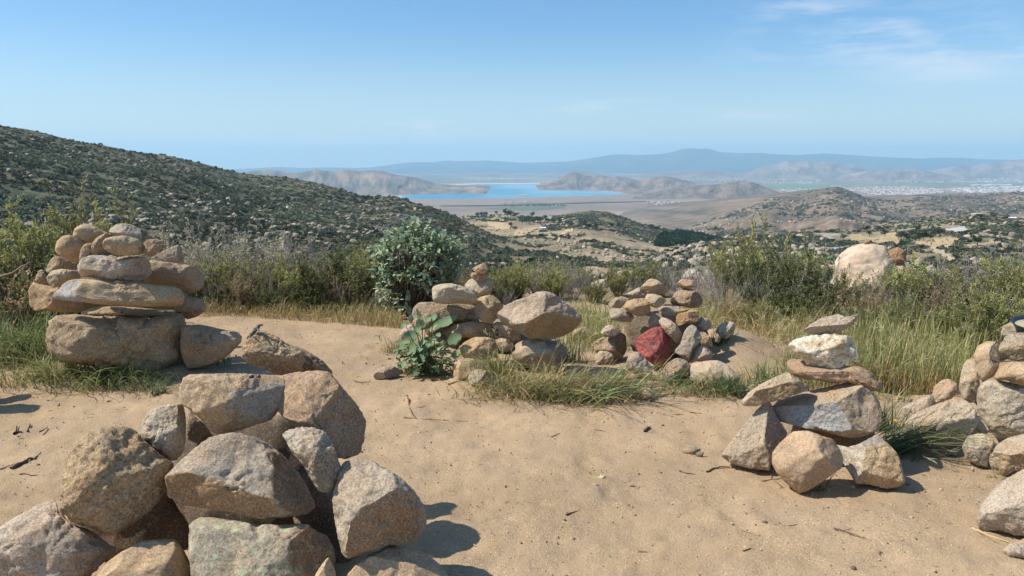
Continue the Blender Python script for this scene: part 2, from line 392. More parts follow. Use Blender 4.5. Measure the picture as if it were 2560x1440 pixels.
def c4(p, x, t):
    f = np.clip(.5 + .9 * fbm(p / 160, 4), 0, 1); return lerp3((.115, .095, .065), (.23, .165, .115), f)
S1.build('hillside', -2800, 1760, 900, 170, M_HILL, c1)
S2.build('knoll', 700, 1840, 520, 120, M_HILL, c2)
S3.build('slope', 1500, 3400, 560, 130, M_HILL, c3)
M_FAR = tint_material('dry_hill', .012, .95, .62, 1.35, 0, 1, 7)
S4.build('rocky_hill', 1560, 3400, 620, 120, M_FAR, c4)

# roads, yards and dry meadows on the slope with the ranch
M_DRY = tint_material('dry_meadow', .25, .95, .85, 1.12, 0, 1, 8); M_ROAD = tint_material('dirt_road', .3, .95, .9, 1.1, 0, 1, 8)
Z7 = lambda *q: [(1940 + x / 4.129, 540 + y / 4.129) for x, y in q]
meadow = (.40, .30, .165); roadc = (.36, .30, .225)
S3.patch('field', Z7((760, 200), (860, 195), (960, 215), (1100, 200), (1180, 180), (1250, 178), (1260, 240), (1330, 262), (1290, 300), (1180, 310), (1000, 290), (960, 275), (790, 270)), 1.5, M_DRY, meadow)
S3.patch('field', Z7((1560, 240), (1640, 225), (1760, 225), (1850, 232), (1890, 260), (1890, 290), (1800, 318), (1700, 330), (1720, 350), (1560, 330), (1480, 285)), 1.5, M_DRY, meadow)
S3.patch('field', Z7((1390, 265), (1480, 270), (1560, 290), (1540, 310), (1400, 295)), 1.5, M_DRY, (.38, .30, .18))
S3.patch('road', Z7((365, 180), (560, 185), (740, 185), (770, 190), (560, 215), (620, 240), (740, 262), (730, 278), (640, 270), (540, 235), (470, 200), (370, 190)), 1.5, M_ROAD, roadc)
S3.patch('road', Z7((1520, 350), (1650, 365), (1760, 380), (1740, 400), (1900, 440), (2050, 455), (2060, 480), (1900, 480), (1700, 425), (1640, 400), (1520, 375)), 1.5, M_ROAD, (.40, .32, .21))
S3.patch('road', Z7((1740, 125), (1850, 120), (1920, 102), (1940, 130), (1985, 150), (1880, 162), (1745, 158)), 1.5, M_ROAD, (.42, .40, .35))
S3.patch('road', Z7((2500, 40), (2560, 55), (2700, 110), (2700, 160), (2540, 100), (2520, 60)), 1.5, M_ROAD, (.45, .36, .24))
S3.patch('field', Z7((2140, 270), (2230, 262), (2280, 285), (2200, 305), (2060, 320), (1960, 310), (2080, 295)), 1.5, M_DRY, (.38, .28, .18))
# clearings on the knoll
Z6 = lambda *q: [(1100 + x / 4.267, 380 + y / 4.267) for x, y in q]
S2.patch('field', Z6((490, 760), (560, 730), (640, 750), (760, 780), (790, 800), (700, 830), (620, 820), (520, 790)), 1.2, M_DRY, (.47, .34, .19), .5)
S2.patch('field', Z6((800, 870), (900, 820), (1010, 790), (1060, 800), (1040, 830), (960, 850), (1000, 870), (900, 900), (780, 890)), 1.2, M_DRY, (.46, .33, .19), .5)
S2.patch('field', Z6((520, 715), (600, 700), (690, 710), (650, 725), (540, 730)), 1.2, M_DRY, (.30, .30, .11), .5)
S2.patch('road', Z6((1290, 720), (1420, 712), (1480, 716), (1420, 726), (1300, 730)), 1.2, M_ROAD, (.47, .38, .25), .5)
S2.patch('road', Z6((1250, 960), (1290, 900), (1340, 870), (1420, 860), (1420, 868), (1350, 880), (1300, 915), (1265, 965)), 1.2, M_ROAD, (.50, .38, .2), .5)

# ================= valley floor, lake, dam, far hills
def plane_sheet(name, mat, colour, x0, x1, ya, yb, nx, ny, z):
    d = np.linspace(0, 1, ny); Yv = ya * (yb / ya) ** d; xs = np.linspace(x0, x1, nx)
    yy, xx = np.meshgrid(Yv, xs, indexing='ij'); p = np.stack([xx.ravel() * yy.ravel(), yy.ravel(), np.full(xx.size, z)], -1)
    return struct(link(name, mesh_np(name, p, grid_faces(ny, nx), mat, colour(p))))
def cfloor(p):
    f = np.clip(.5 + fbm(p * np.array([1 / 900, 1 / 900, 0]), 4), 0, 1); c = lerp3((.22, .16, .115), (.32, .235, .165), f)
    g = np.clip((p[:, 1] - 6500) / 3000, 0, 1) * np.clip(.55 + 1.3 * fbm(p * np.array([1 / 700, 1 / 1500, 0]) + 9, 4), 0, 1)
    return lerp3((0, 0, 0), (1, 1, 1), 1 - g) * c + g[:, None] * np.array([.14, .15, .10])
M_FLOOR = tint_material('valley_floor', .003, .95, .82, 1.18, 0, 1, 9)
plane_sheet('valley_floor', M_FLOOR, cfloor, -1.9, 1.9, 500, 22500, 260, 260, -VALLEY)
def level_poly(name, mat, pts, lift, colour):
    x, y = zip(*pts); p = on_level(np.array(x), np.array(y), -VALLEY + lift)
    bm = bmesh.new(); bm.faces.new([bm.verts.new(v) for v in p]); bmesh.ops.triangulate(bm, faces=bm.faces[:])
    me = bpy.data.meshes.new(name); bm.to_mesh(me); bm.free()
    if me.polygons[0].normal.z < 0: me.flip_normals()
    a = me.attributes.new('tint', 'FLOAT_COLOR', 'POINT'); a.data.foreach_set('color', np.tile([*colour, 0], len(p)).astype(np.float32))
    me.materials.append(mat); return struct(link(name, me))
def water():
    m, nt, b = new_mat('lake_water'); v = obj_vec(nt, False)
    mp = N(nt, 'ShaderNodeMapping'); mp.inputs['Scale'].default_value = (.0011, .00035, 1); nt.links.new(v, mp.inputs[0])
    c = mix(nt, ramp(nt, noise(nt, mp.outputs[0], 1.0, 5, .55), [(.45, 0.0), (.6, .75)]), (.03, .20, .30), (.26, .42, .46))
    nt.links.new(c, b.inputs['Base Color']); b.inputs['Roughness'].default_value = .35; b.inputs['Specular IOR Level'].default_value = .35
    bump(nt, b, noise(nt, v, .05, 3), .3, 5); return m
M_WATER = water()
LAKE = [(1005, 489), (1050, 485), (1100, 481), (1140, 476), (1175, 473), (1215, 471), (1222, 468), (1180, 466), (1120, 464), (1200, 460.5), (1345, 460), (1350, 464), (1352, 468), (1385, 472), (1400, 474), (1440, 475),
           (1470, 476), (1500, 477), (1545, 481), (1575, 483), (1530, 490), (1500, 494), (1250, 502), (1100, 504), (1000, 502)]
level_poly('lake', M_WATER, LAKE, 3.0, (0, .1, .2))
level_poly('shore', M_FLOOR, [(1270 + (x - 1270) * 1.035, 480 + (y - 480) * (1.14 if y < 480 else 1.1)) for x, y in LAKE], 1.5, (.50, .42, .34))
level_poly('island', M_FLOOR, [(1292, 488), (1300, 486.4), (1312, 486), (1320, 487.5), (1312, 489.5), (1298, 489.6)], 4.5, (.40, .27, .19))
# the earth dam: a long ridge with a flat crest and two slopes
xs = np.linspace(985, 1665, 60); yc = np.interp(xs, [985, 1050, 1250, 1500, 1570, 1665], [497, 498, 497, 490, 487, 486]); yf = yc + np.interp(xs, [985, 1010, 1250, 1600, 1665], [8, 11, 13, 11, 8])
foot = on_level(xs, yf, -VALLEY); crest = on_level(xs, yc, -VALLEY + 14.0); crest2 = crest + [0, 40, 0]; back = crest + [0, 90, -16]
struct(link('dam', mesh_np('dam', np.concatenate([foot, crest, crest2, back]), grid_faces(4, 60), tint_material('dam_earth', .02, .95, .9, 1.1), (.27, .19, .145))))
Z3 = lambda *q: [(1660 + x / 2.844, 340 + y / 2.844) for x, y in q]
M_FIELD = tint_material('farm_field', .006, .95, .88, 1.12, 0, 1, 9)
for k, (pts, c) in enumerate([(Z6((480, 600), (700, 580), (1050, 570), (1300, 575), (1350, 600), (1000, 625), (600, 612)), (.125, .13, .075)), (Z6((600, 535), (900, 520), (1150, 545), (1100, 560), (700, 560)), (.17, .145, .09)),
        (Z3((-60, 577), (60, 572), (205, 573), (225, 600), (120, 612), (-90, 600)), (.17, .19, .085)), (Z3((-90, 605), (120, 615), (235, 603), (240, 650), (60, 668), (-60, 650)), (.36, .31, .15)),
        (Z3((235, 565), (330, 545), (480, 520), (600, 500), (560, 535), (430, 570), (260, 575)), (.12, .17, .075)), (Z3((-140, 655), (60, 640), (60, 665), (-100, 680)), (.40, .34, .2)),
        (Z3((720, 352), (900, 340), (1200, 345), (1130, 372), (830, 382)), (.15, .21, .10)), (Z3((1250, 345), (1700, 340), (2000, 350), (1900, 372), (1300, 360)), (.17, .20, .11)), (Z3((1800, 330), (2300, 322), (2560, 330), (2560, 352), (2100, 350)), (.16, .19, .11)),
        (Z3((60, 500), (400, 470), (600, 470), (640, 485), (300, 530), (60, 530)), (.37, .27, .185))]):
    level_poly('field', M_FIELD, pts, .5 + .25 * k, c)
for pts in (Z3((190, 562), (330, 530), (480, 508), (600, 492), (606, 500), (480, 518), (340, 540), (215, 574)), Z3((196, 566), (222, 566), (248, 628), (240, 630)), Z6((0, 567), (600, 562), (1200, 545), (2200, 520), (2200, 526), (1200, 553), (600, 571), (0, 573)),
            Z6((1880, 688), (2560, 690), (2560, 697), (1880, 695))):
    level_poly('road', M_FIELD, pts, 4.0, (.50, .42, .33) if pts[0][1] > 530 else (.10, .10, .075))

def yb(d): return 720 - FPX * math.tan(math.atan((720 - HORIZON) / FPX) - math.atan((VALLEY + CAMZ) / d))
def hill(name, pts, d0, d1, col_a, col_b, gul=.3, gsc=26, nx=300, ntt=60, seed=0, amp=0, nsc=300):
    pts = sorted(pts); x0, x1 = pts[0][0], pts[-1][0]
    s = Sheet([(x, y, d1) for x, y in pts], yb(d0), d0, 1.0, amp, nsc, gul, gsc * 1.35, seed)
    def c(p, x, t):
        f = np.clip(.5 + 1.0 * fbm(np.stack([x / gsc * .6, t * 2, 0 * t + seed], -1), 4), 0, 1); return lerp3(np.array(col_a) * .8, np.array(col_b) * .78, f)
    return s, s.build(name, x0, x1, nx, ntt, M_FAR2, c)
M_FAR2 = tint_material('far_hill', .0025, .95, .7, 1.3, 0, 1, 7)
bl_a, bl_b = (.05, .065, .075), (.10, .10, .095)
hill('mountain', [(-900, 440), (-200, 430), (300, 428), (560, 424), (580, 423), (640, 420), (700, 417), (760, 420), (820, 418), (880, 420), (930, 418), (985, 411), (1010, 407), (1040, 405), (1080, 406), (1120, 401), (1150, 403), (1190, 402), (1220, 401), (1260, 404), (1300, 407), (1340, 406), (1380, 405), (1430, 403), (1450, 399),
     (1480, 395), (1520, 388), (1540, 386), (1560, 386), (1600, 388), (1640, 386), (1660, 384), (1680, 380), (1705, 373), (1730, 370), (1750, 373), (1765, 371), (1780, 374), (1800, 380), (1850, 383), (1900, 382), (1930, 385), (1990, 388), (2030, 385), (2065, 383), (2120, 387), (2180, 391), (2240, 394), (2300, 396), (2350, 394), (2400, 395), (2460, 398),
     (2560, 400), (2800, 398), (3400, 405)], 16500, 20500, bl_a, bl_b, .2, 60, 700, 60, 11)
pk_a, pk_b = (.20, .14, .105), (.36, .25, .19)
hill('hill', [(560, 440), (640, 434), (720, 436), (860, 432), (960, 440), (1040, 434), (1110, 438), (1170, 432), (1240, 430), (1300, 437), (1370, 433), (1430, 431), (1500, 434), (1560, 438), (1640, 443)], 12600, 13600, (.17, .14, .11), (.28, .21, .16), .2, 40, 400, 40, 12)
hill('hill', [(1500, 444), (1580, 436), (1660, 431), (1690, 427), (1720, 428), (1760, 424), (1800, 428), (1840, 433), (1880, 441)], 11800, 12800, pk_a, pk_b, .2, 30, 240, 40, 13)
hill('hill', [(1830, 446), (1870, 432), (1900, 420), (1930, 412), (1950, 408), (1968, 401), (1985, 404), (2020, 401), (2035, 405), (2060, 403), (2085, 405), (2110, 410), (2140, 413), (2165, 420), (2190, 425), (2220, 436), (2260, 446)], 11000, 12600, pk_a, pk_b, .22, 24, 420, 70, 14)
hill('hill', [(2080, 457), (2110, 446), (2150, 432), (2180, 424), (2210, 423), (2250, 422), (2290, 423), (2320, 428), (2350, 435), (2390, 440), (2410, 438), (2430, 445), (2460, 457)], 9600, 10800, pk_a, pk_b, .22, 22, 380, 60, 15)
hill('hill', [(2300, 445), (2340, 428), (2370, 418), (2400, 413), (2430, 416), (2460, 409), (2500, 406), (2545, 399), (2600, 396), (2800, 400), (3300, 430)], 11500, 13000, pk_a, pk_b, .22, 26, 420, 60, 16)
lk_a, lk_b = (.16, .115, .08), (.33, .22, .15)
hill('hill', [(400, 470), (560, 440), (600, 432), (640, 426), (680, 423), (720, 431), (750, 432), (790, 423), (820, 427), (845, 428), (870, 424), (900, 429), (930, 425), (955, 427), (985, 436), (1010, 440), (1040, 443), (1060, 449), (1080, 456), (1110, 464), (1130, 466), (1160, 467), (1190, 465), (1212, 468), (1225, 473)], 5700, 6900, (.12, .10, .075), lk_b, .24, 26, 520, 80, 17)
hill('hill', [(1325, 476), (1345, 466), (1365, 460), (1390, 448), (1405, 444), (1418, 434), (1428, 431), (1440, 429), (1455, 436), (1480, 442), (1505, 440), (1530, 443), (1545, 441), (1565, 443), (1590, 450), (1605, 452), (1620, 448), (1640, 442), (1660, 440), (1680, 443), (1710, 450), (1740, 458), (1780, 466), (1810, 474)], 6500, 7400, lk_a, lk_b, .24, 20, 480, 70, 18)
hill('hill', [(1560, 490), (1600, 480), (1660, 474), (1720, 466), (1760, 463), (1800, 460), (1830, 455), (1855, 452), (1875, 454), (1895, 460), (1915, 468), (1940, 478), (1970, 489)], 5050, 5700, lk_a, lk_b, .24, 22, 420, 60, 19)
hill('hill', [(1400, 441), (1430, 433), (1450, 428), (1470, 430), (1490, 434), (1520, 442)], 8600, 9200, (.18, .14, .11), (.28, .21, .16), .2, 20, 160, 40, 20)

# ================= haze: one closed box of thin, even air around everything
hx0, hx1, hy0, hy1, hz0, hz1 = -27000, 27000, -1500, 24500, -VALLEY - 1.5, 420
bm = bmesh.new(); bmesh.ops.create_cube(bm, size=1.0, matrix=Matrix.LocRotScale(Vector(((hx0 + hx1) / 2, (hy0 + hy1) / 2, (hz0 + hz1) / 2)), None, Vector((hx1 - hx0, hy1 - hy0, hz1 - hz0))))
me = bpy.data.meshes.new('haze'); bm.to_mesh(me); bm.free()
m = bpy.data.materials.new('haze_air'); m.use_nodes = True; nt = m.node_tree; nt.nodes.remove(nt.nodes['Principled BSDF'])
pv = nt.nodes.new('ShaderNodeVolumePrincipled'); pv.inputs['Color'].default_value = (.50, .80, 1.0, 1); pv.inputs['Density'].default_value = 7.0e-5; pv.inputs['Anisotropy'].default_value = 0.1
nt.links.new(pv.outputs[0], nt.nodes['Material Output'].inputs['Volume']); me.materials.append(m)
o = link('haze', me); stuff(o, 'thin blue haze filling the air over the valley', 'haze')
# ================= stones
def icos(n):
    bm = bmesh.new(); bmesh.ops.create_icosphere(bm, subdivisions=n, radius=1.0)
    V = np.array([v.co[:] for v in bm.verts]); F = np.array([[v.index for v in f.verts] for f in bm.faces]); bm.free(); return V, F
ICO = {n: icos(n) for n in (1, 2, 3, 4, 5, 6)}
REG = {'A': (0, 520, 2.88), 'B': (0, 900, 2.667), 'C': (420, 780, 2.1818), 'D': (900, 540, 3.0), 'E': (1400, 640, 3.428), 'F': (1780, 740, 2.666), 'G': (2160, 760, 2.1175), 'H': (2380, 780, 8.0), 'I': (2400, 940, 2.88), 'P': (0, 0, 1.0)}
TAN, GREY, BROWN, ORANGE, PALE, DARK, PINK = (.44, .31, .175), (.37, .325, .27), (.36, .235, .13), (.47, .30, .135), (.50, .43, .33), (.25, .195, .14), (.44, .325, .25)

def spline(P, m=16):
    P = np.asarray(P, float); out = []
    n = len(P); t = np.linspace(0, 1, m, endpoint=False)[:, None]
    for i in range(n):
        a, b, c, d = P[i - 1], P[i], P[(i + 1) % n], P[(i + 2) % n]
        cr = .5 * (2 * b + (c - a) * t + (2 * a - 5 * b + 4 * c - d) * t ** 2 + (3 * b - a - 3 * c + d) * t ** 3)
        out.append(cr * .4 + (b + (c - b) * t) * .6)
    return np.concatenate(out)
ROCKS = []
def rock(reg, pts, Y, col, label, th=.8, fac=(), sub=5, rough=1.0, mat=None, lich=0.0, group=None, name='stone', e=2.5, nf=9, cat='stone', seed=None, g=0):
    """a stone with the outline it shows in the photo, its own real distance, size and thickness, cut by flat faces and roughened"""
    lum = sum(col) / 3; col = tuple(v * .84 + lum * .16 for v in col) if mat not in (M_RED, M_QUARTZ) else col
    sd = len(ROCKS) * 7 + 11 if seed is None else seed; rs = np.random.RandomState(sd)
    ox, oy, s = REG[reg]
    q = np.array([[float(v) for v in p.split(',')] for p in pts.split()]) / s + [ox, oy]
    c = (q.min(0) + q.max(0)) / 2
    if g:   # a stone that stands on the ground: its lowest visible point is where it meets the soil
        lo = q[q[:, 1].argmax()]; Yg = ground_pt(np.array([lo[0]]), np.array([lo[1]]))[0, 1]; Y = Yg + g * .4 * th * math.sqrt(np.prod(q.max(0) - q.min(0))) * Yg / FPX / 2
    C = at(c[0], c[1], Y)
    w = CAM - C; w /= np.linalg.norm(w); u = CR - w * (CR @ w); u /= np.linalg.norm(u); v = np.cross(w, u)
    def loc(xy):
        r = CF + CR * ((xy[:, 0] - 1280) / FPX)[:, None] + CU * ((720 - xy[:, 1]) / FPX)[:, None]
        P = CAM + r * (((C - CAM) @ w) / (r @ w))[:, None]; d = P - C
        return np.stack([d @ u, d @ v], -1)
    L = spline(loc(q)); A, B = L, np.roll(L, -1, 0); cr = A[:, 0] * B[:, 1] - B[:, 0] * A[:, 1]
    cen = ((A + B) * cr[:, None]).sum(0) / (3 * cr.sum()); L = L - cen; C = C + u * cen[0] + v * cen[1]
    th_, r_ = np.arctan2(L[:, 1], L[:, 0]), np.hypot(L[:, 0], L[:, 1]); o = np.argsort(th_); th_, r_ = th_[o], r_[o]
    th_ = np.concatenate([th_ - 2 * math.pi, th_, th_ + 2 * math.pi]); r_ = np.tile(r_, 3)
    Rm = math.sqrt(abs(cr.sum()) / 2 / math.pi)
    D, F = ICO[sub]; rho = np.hypot(D[:, 0], D[:, 1])
    sc_ = (rho ** e + np.abs(D[:, 2]) ** e) ** (-1 / e); rad_ = np.interp(np.arctan2(D[:, 1], D[:, 0]), th_, r_)
    pl = rho * sc_
    V = np.stack([np.cos(np.arctan2(D[:, 1], D[:, 0])) * pl * rad_, np.sin(np.arctan2(D[:, 1], D[:, 0])) * pl * rad_, D[:, 2] * sc_ * th * Rm], -1)
    V[:, 2] += .10 * Rm * fbm(np.stack([V[:, 0] / Rm, V[:, 1] / Rm, np.full(len(V), sd)], -1), 2)
    T = np.tile(np.array([col[0] * 1.06, col[1] * .97, col[2] * .86, lich], float), (len(V), 1))
    fl = [(*f, None) if len(f) == 4 else f for f in fac]
    for _ in range(nf):
        n_ = rs.normal(size=3); n_[2] = abs(n_[2]) * 1.0 + .35 if rs.rand() < .8 else -abs(n_[2]); fl.append((*n_, rs.uniform(.68, .88), None))
    for fx, fy, fz, off, fc in fl:
        n_ = np.array([fx, fy, fz], float); n_ /= np.linalg.norm(n_); pr = V @ n_; wob = .018 * Rm * pn(V / Rm * 2.2 + sd)
        ex = pr - (off * pr.max() + wob); k = .016 * Rm; cut = .5 * (ex + np.sqrt(ex * ex + k * k)); cut[ex < -4 * k] = 0
        V = V - n_ * cut[:, None]
        if fc is not None:
            mk = np.clip((ex + .05 * Rm * pn(V / Rm * 5 + sd)) / (.05 * Rm) + .3, 0, 1)[:, None]; T[:, :3] = T[:, :3] * (1 - mk) + np.array(fc) * mk
    dn = V / (np.linalg.norm(V, axis=1)[:, None] + 1e-9); q3 = V / Rm + sd * 1.7
    disp = .065 * fbm(q3 * 1.5, 3) + (.034 if mat is not M_SMOOTH else .016) * rough * fbm(q3 * 4.5, 4) + .015 * rough * np.abs(fbm(q3 * 15, 3)) * -1
    if rough > 1.3: disp += -.018 * rough * np.clip(np.abs(fbm(q3 * 9, 2)) - .1, 0, 1)
    wq = q3 * .9 + .35 * np.stack([pn(q3 * 2.1), pn(q3 * 2.1 + 9), pn(q3 * 2.1 + 31)], -1); cr_ = pn(wq)
    if mat is not M_SMOOTH: disp += -.05 * np.exp(-(cr_ / .022) ** 2) * np.clip(.4 + 2 * pn(q3 * 1.1 + 50), 0, 1); disp += .028 * np.sign(cr_) * np.clip(np.abs(cr_) * 9, 0, 1) * (rough > .8)
    V = V + dn * (disp * Rm)[:, None]
    # the cuts have shrunk the outline: widen the stone again until it shows the outline seen in the photo
    dist = np.linalg.norm(CAM - C); nb = 90; bc = (np.arange(nb) + .5) / nb * 2 * math.pi - math.pi; tr = np.interp(bc, th_, r_)
    for _ in range(3):
        pa = np.arctan2(V[:, 1], V[:, 0]); pr = np.hypot(V[:, 0], V[:, 1]) * dist / (dist - V[:, 2])
        b_ = np.minimum(((pa + math.pi) / (2 * math.pi) * nb).astype(int), nb - 1); mx = np.full(nb, 1e-6); np.maximum.at(mx, b_, pr)
        ra = np.clip(tr / mx, .75, 1.6); ra = (np.roll(ra, 1) + 2 * ra + np.roll(ra, -1)) / 4
        k = np.interp(pa, np.concatenate([bc - 2 * math.pi, bc, bc + 2 * math.pi]), np.tile(ra, 3)); V[:, :2] *= k[:, None]
    me = mesh_np(name, V, F, mat or (M_ROUGH if rough > 1.3 else M_ROCK), T)
    ob = link(name, me); ob.matrix_world = Matrix([[u[i], v[i], w[i], C[i]] for i in range(3)] + [[0, 0, 0, 1]])
    tag(ob, label, cat, group); ROCKS.append(ob); return ob

SHIFT = {'A': .17, 'D': .15, 'E': .15, 'F': .12, 'G': .0}
def cairn(group, rows):
    for r in rows:
        reg, Y, col, label, pts = r[:5]; Y += SHIFT.get(reg, 0); kw = r[5] if len(r) > 5 else {}
        rock(reg, pts, Y, col, label, group=group, **kw)
LX = (.34, .235, .13)
cairn('stones of the cairn the lizard sits on', [
 ('C', 3.40, TAN, 'coarse tan stone with a dark lizard on its upper edge', '400,200 430,150 480,110 530,105 600,135 640,165 700,190 745,215 780,290 760,335 700,345 600,345 520,312 430,280 398,250', dict(rough=2.0, sub=6, fac=[(-.1, .5, .85, .8), (.1, -.6, .8, .72)])),
 ('C', 3.48, BROWN, 'dark sloping stone tucked behind the coarse stone under the lizard', '690,185 730,195 780,225 850,270 900,330 860,350 760,350 715,300 690,240', dict(rough=1.5, fac=[(.5, .6, .5, .75)])),
 ('C', 3.08, (.46, .33, .20), 'flat topped tan block carrying two small dark droppings', '60,420 85,352 120,335 300,333 420,335 560,342 640,358 645,440 612,530 562,590 470,622 370,652 270,668 222,640 180,590 120,545 65,500',
   dict(sub=6, th=.85, nf=1, e=3.2, fac=[(-.05, .93, .36, .80), (-.42, .10, .9, .74), (.42, -.12, .9, .66, (.33, .27, .21)), (0, -.75, .66, .62)])),
 ('C', 3.14, (.40, .275, .175), 'large brown boulder with a shaded flank behind the flat topped block', '560,400 620,345 700,325 830,318 890,332 965,425 1030,500 1082,590 1072,700 1050,772 960,806 900,790 800,700 680,620 590,540',
   dict(sub=6, th=.85, nf=2, fac=[(-.62, .25, .74, .60), (.70, .05, .71, .52), (-.1, .85, .5, .85)])),
 ('B', 3.02, (.42, .36, .27), 'small upright greyish stone between the flat topped block and the knobbly brown boulder', '940,440 985,350 1060,305 1170,287 1225,300 1241,380 1240,520 1230,600 1180,668 1130,674 1080,640 1000,572 945,520', dict(sub=6, nf=5, fac=[(.85, 0, .5, .82), (-.2, .5, .8, .85)])),
 ('B', 2.86, (.43, .31, .175), 'big rounded boulder with rough ochre stained face', '590,480 680,445 830,440 910,470 1000,570 1080,632 1137,692 1130,780 1095,900 1000,1010 900,1090 790,1150 680,1157 580,1112 470,1080 393,1000 400,850 430,700 470,570',
   dict(sub=6, rough=1.7, th=.9, nf=3, fac=[(.35, -.35, .87, .82), (-.6, .35, .7, .85)])),
 ('B', 2.75, (.46, .38, .30), 'pale pinkish boulder at the bottom edge of the lizard cairn', '-150,1250 0,1110 130,1030 260,960 370,925 400,1000 480,1090 600,1130 700,1200 792,1250 720,1330 650,1400 600,1450 500,1560 200,1620 -100,1620', dict(sub=6, nf=6, th=.85, fac=[(.65, .1, .75, .78), (-.4, .6, .7, .86)])),
 ('B', 2.68, (.42, .30, .175), 'smooth dusty brown boulder sunk in the base of the lizard cairn', '600,1480 650,1425 720,1340 850,1250 950,1205 1050,1195 1160,1190 1210,1240 1260,1330 1310,1420 1300,1560 900,1660 640,1620', dict(sub=6, mat=M_SMOOTH, nf=2, rough=.7, fac=[(-.2, .6, .77, .8), (.75, .1, .6, .78)])),
 ('C', 2.88, (.42, .365, .295), 'large grey slab with a rusty broken lower edge', '-18,900 40,830 140,745 230,680 350,655 450,670 540,710 640,790 720,880 770,960 812,1060 775,1095 720,1120 560,1132 460,1127 330,1092 200,1076 60,1052 0,1010',
   dict(sub=6, th=.75, nf=0, e=2.8, fac=[(-.10, .36, .93, .52), (-.36, -.55, .75, .55, (.38, .235, .12)), (.72, .3, .62, .74, (.30, .23, .16)), (-.5, .6, .6, .85)])),
 ('C', 2.86, (.47, .42, .34), 'small pale knobbly stone wedged beside the large grey slab', '620,670 660,640 730,625 800,630 860,655 900,720 930,800 962,890 942,950 872,987 820,980 780,920 740,840 670,760', dict(sub=6, rough=2.1, nf=1, fac=[(.45, -.15, .88, .72), (-.35, .4, .85, .75)])),
 ('C', 2.80, (.40, .335, .26), 'big block with a pale grey top and a rough brown front', '945,830 1030,785 1100,800 1190,850 1280,910 1350,980 1402,1060 1412,1150 1382,1220 1330,1262 1200,1292 1080,1322 980,1347 942,1312 915,1180 893,1020 915,930',
   dict(sub=6, th=.95, nf=0, e=2.8, fac=[(-.30, .62, .72, .62), (.30, -.46, .84, .60, (.38, .25, .15)), (.85, -.1, .5, .80), (-.9, -.1, .4, .86)])),
 ('C', 2.74, (.37, .325, .245), 'large grey boulder spotted with pale green lichen', '112,1160 180,1112 300,1120 460,1150 600,1158 740,1150 800,1180 870,1220 910,1300 915,1440 900,1560 500,1620 150,1520 108,1300',
   dict(sub=6, th=.8, nf=1, e=2.8, lich=1.0, fac=[(-.22, .22, .95, .66), (.80, .1, .6, .62, (.30, .24, .18)), (-.1, .9, .4, .86)])),
 ('C', 2.62, (.54, .40, .24), 'small pointed pale orange stone at the foot of the lichen boulder', '800,1440 850,1360 875,1338 905,1390 917,1440 905,1530 800,1530', dict(nf=3, fac=[(.6, .1, .8, .6)])),
 ('C', 2.72, (.45, .325, .205), 'low rounded tan boulder under the block with a grey top', '975,1440 1020,1380 1100,1320 1200,1285 1300,1285 1400,1310 1480,1370 1532,1440 1500,1570 1000,1590', dict(sub=6, nf=6, mat=M_SMOOTH, fac=[(0, .8, .6, .85)])),
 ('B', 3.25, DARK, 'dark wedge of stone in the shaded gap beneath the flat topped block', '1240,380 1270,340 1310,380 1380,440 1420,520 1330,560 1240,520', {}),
 ('C', 3.20, (.15, .115, .085), 'big shaded stone low inside the lizard cairn behind the rounded boulder', '-560,900 -350,760 -60,760 120,900 200,1150 200,1400 -100,1480 -480,1400', dict(mat=M_SMOOTH, th=.4)),  # added core stone: keeps sun out of the gap, colour darkened as shade
 ('C', 3.10, (.15, .115, .085), 'shaded stone low inside the lizard cairn behind the block with a grey top', '700,900 860,860 1000,980 1060,1200 1040,1480 760,1500 680,1200', dict(mat=M_SMOOTH, th=.4)),  # added core stone, its dark colour stands for the shadow in the gap
 ('C', 3.32, (.15, .115, .085), 'shaded stone deep inside the lizard cairn', '60,640 250,600 620,560 860,700 900,1000 800,1240 500,1300 150,1200 20,1000', dict(mat=M_SMOOTH, th=.5)),  # added filler, painted dark in place of deep shade between the stones
])
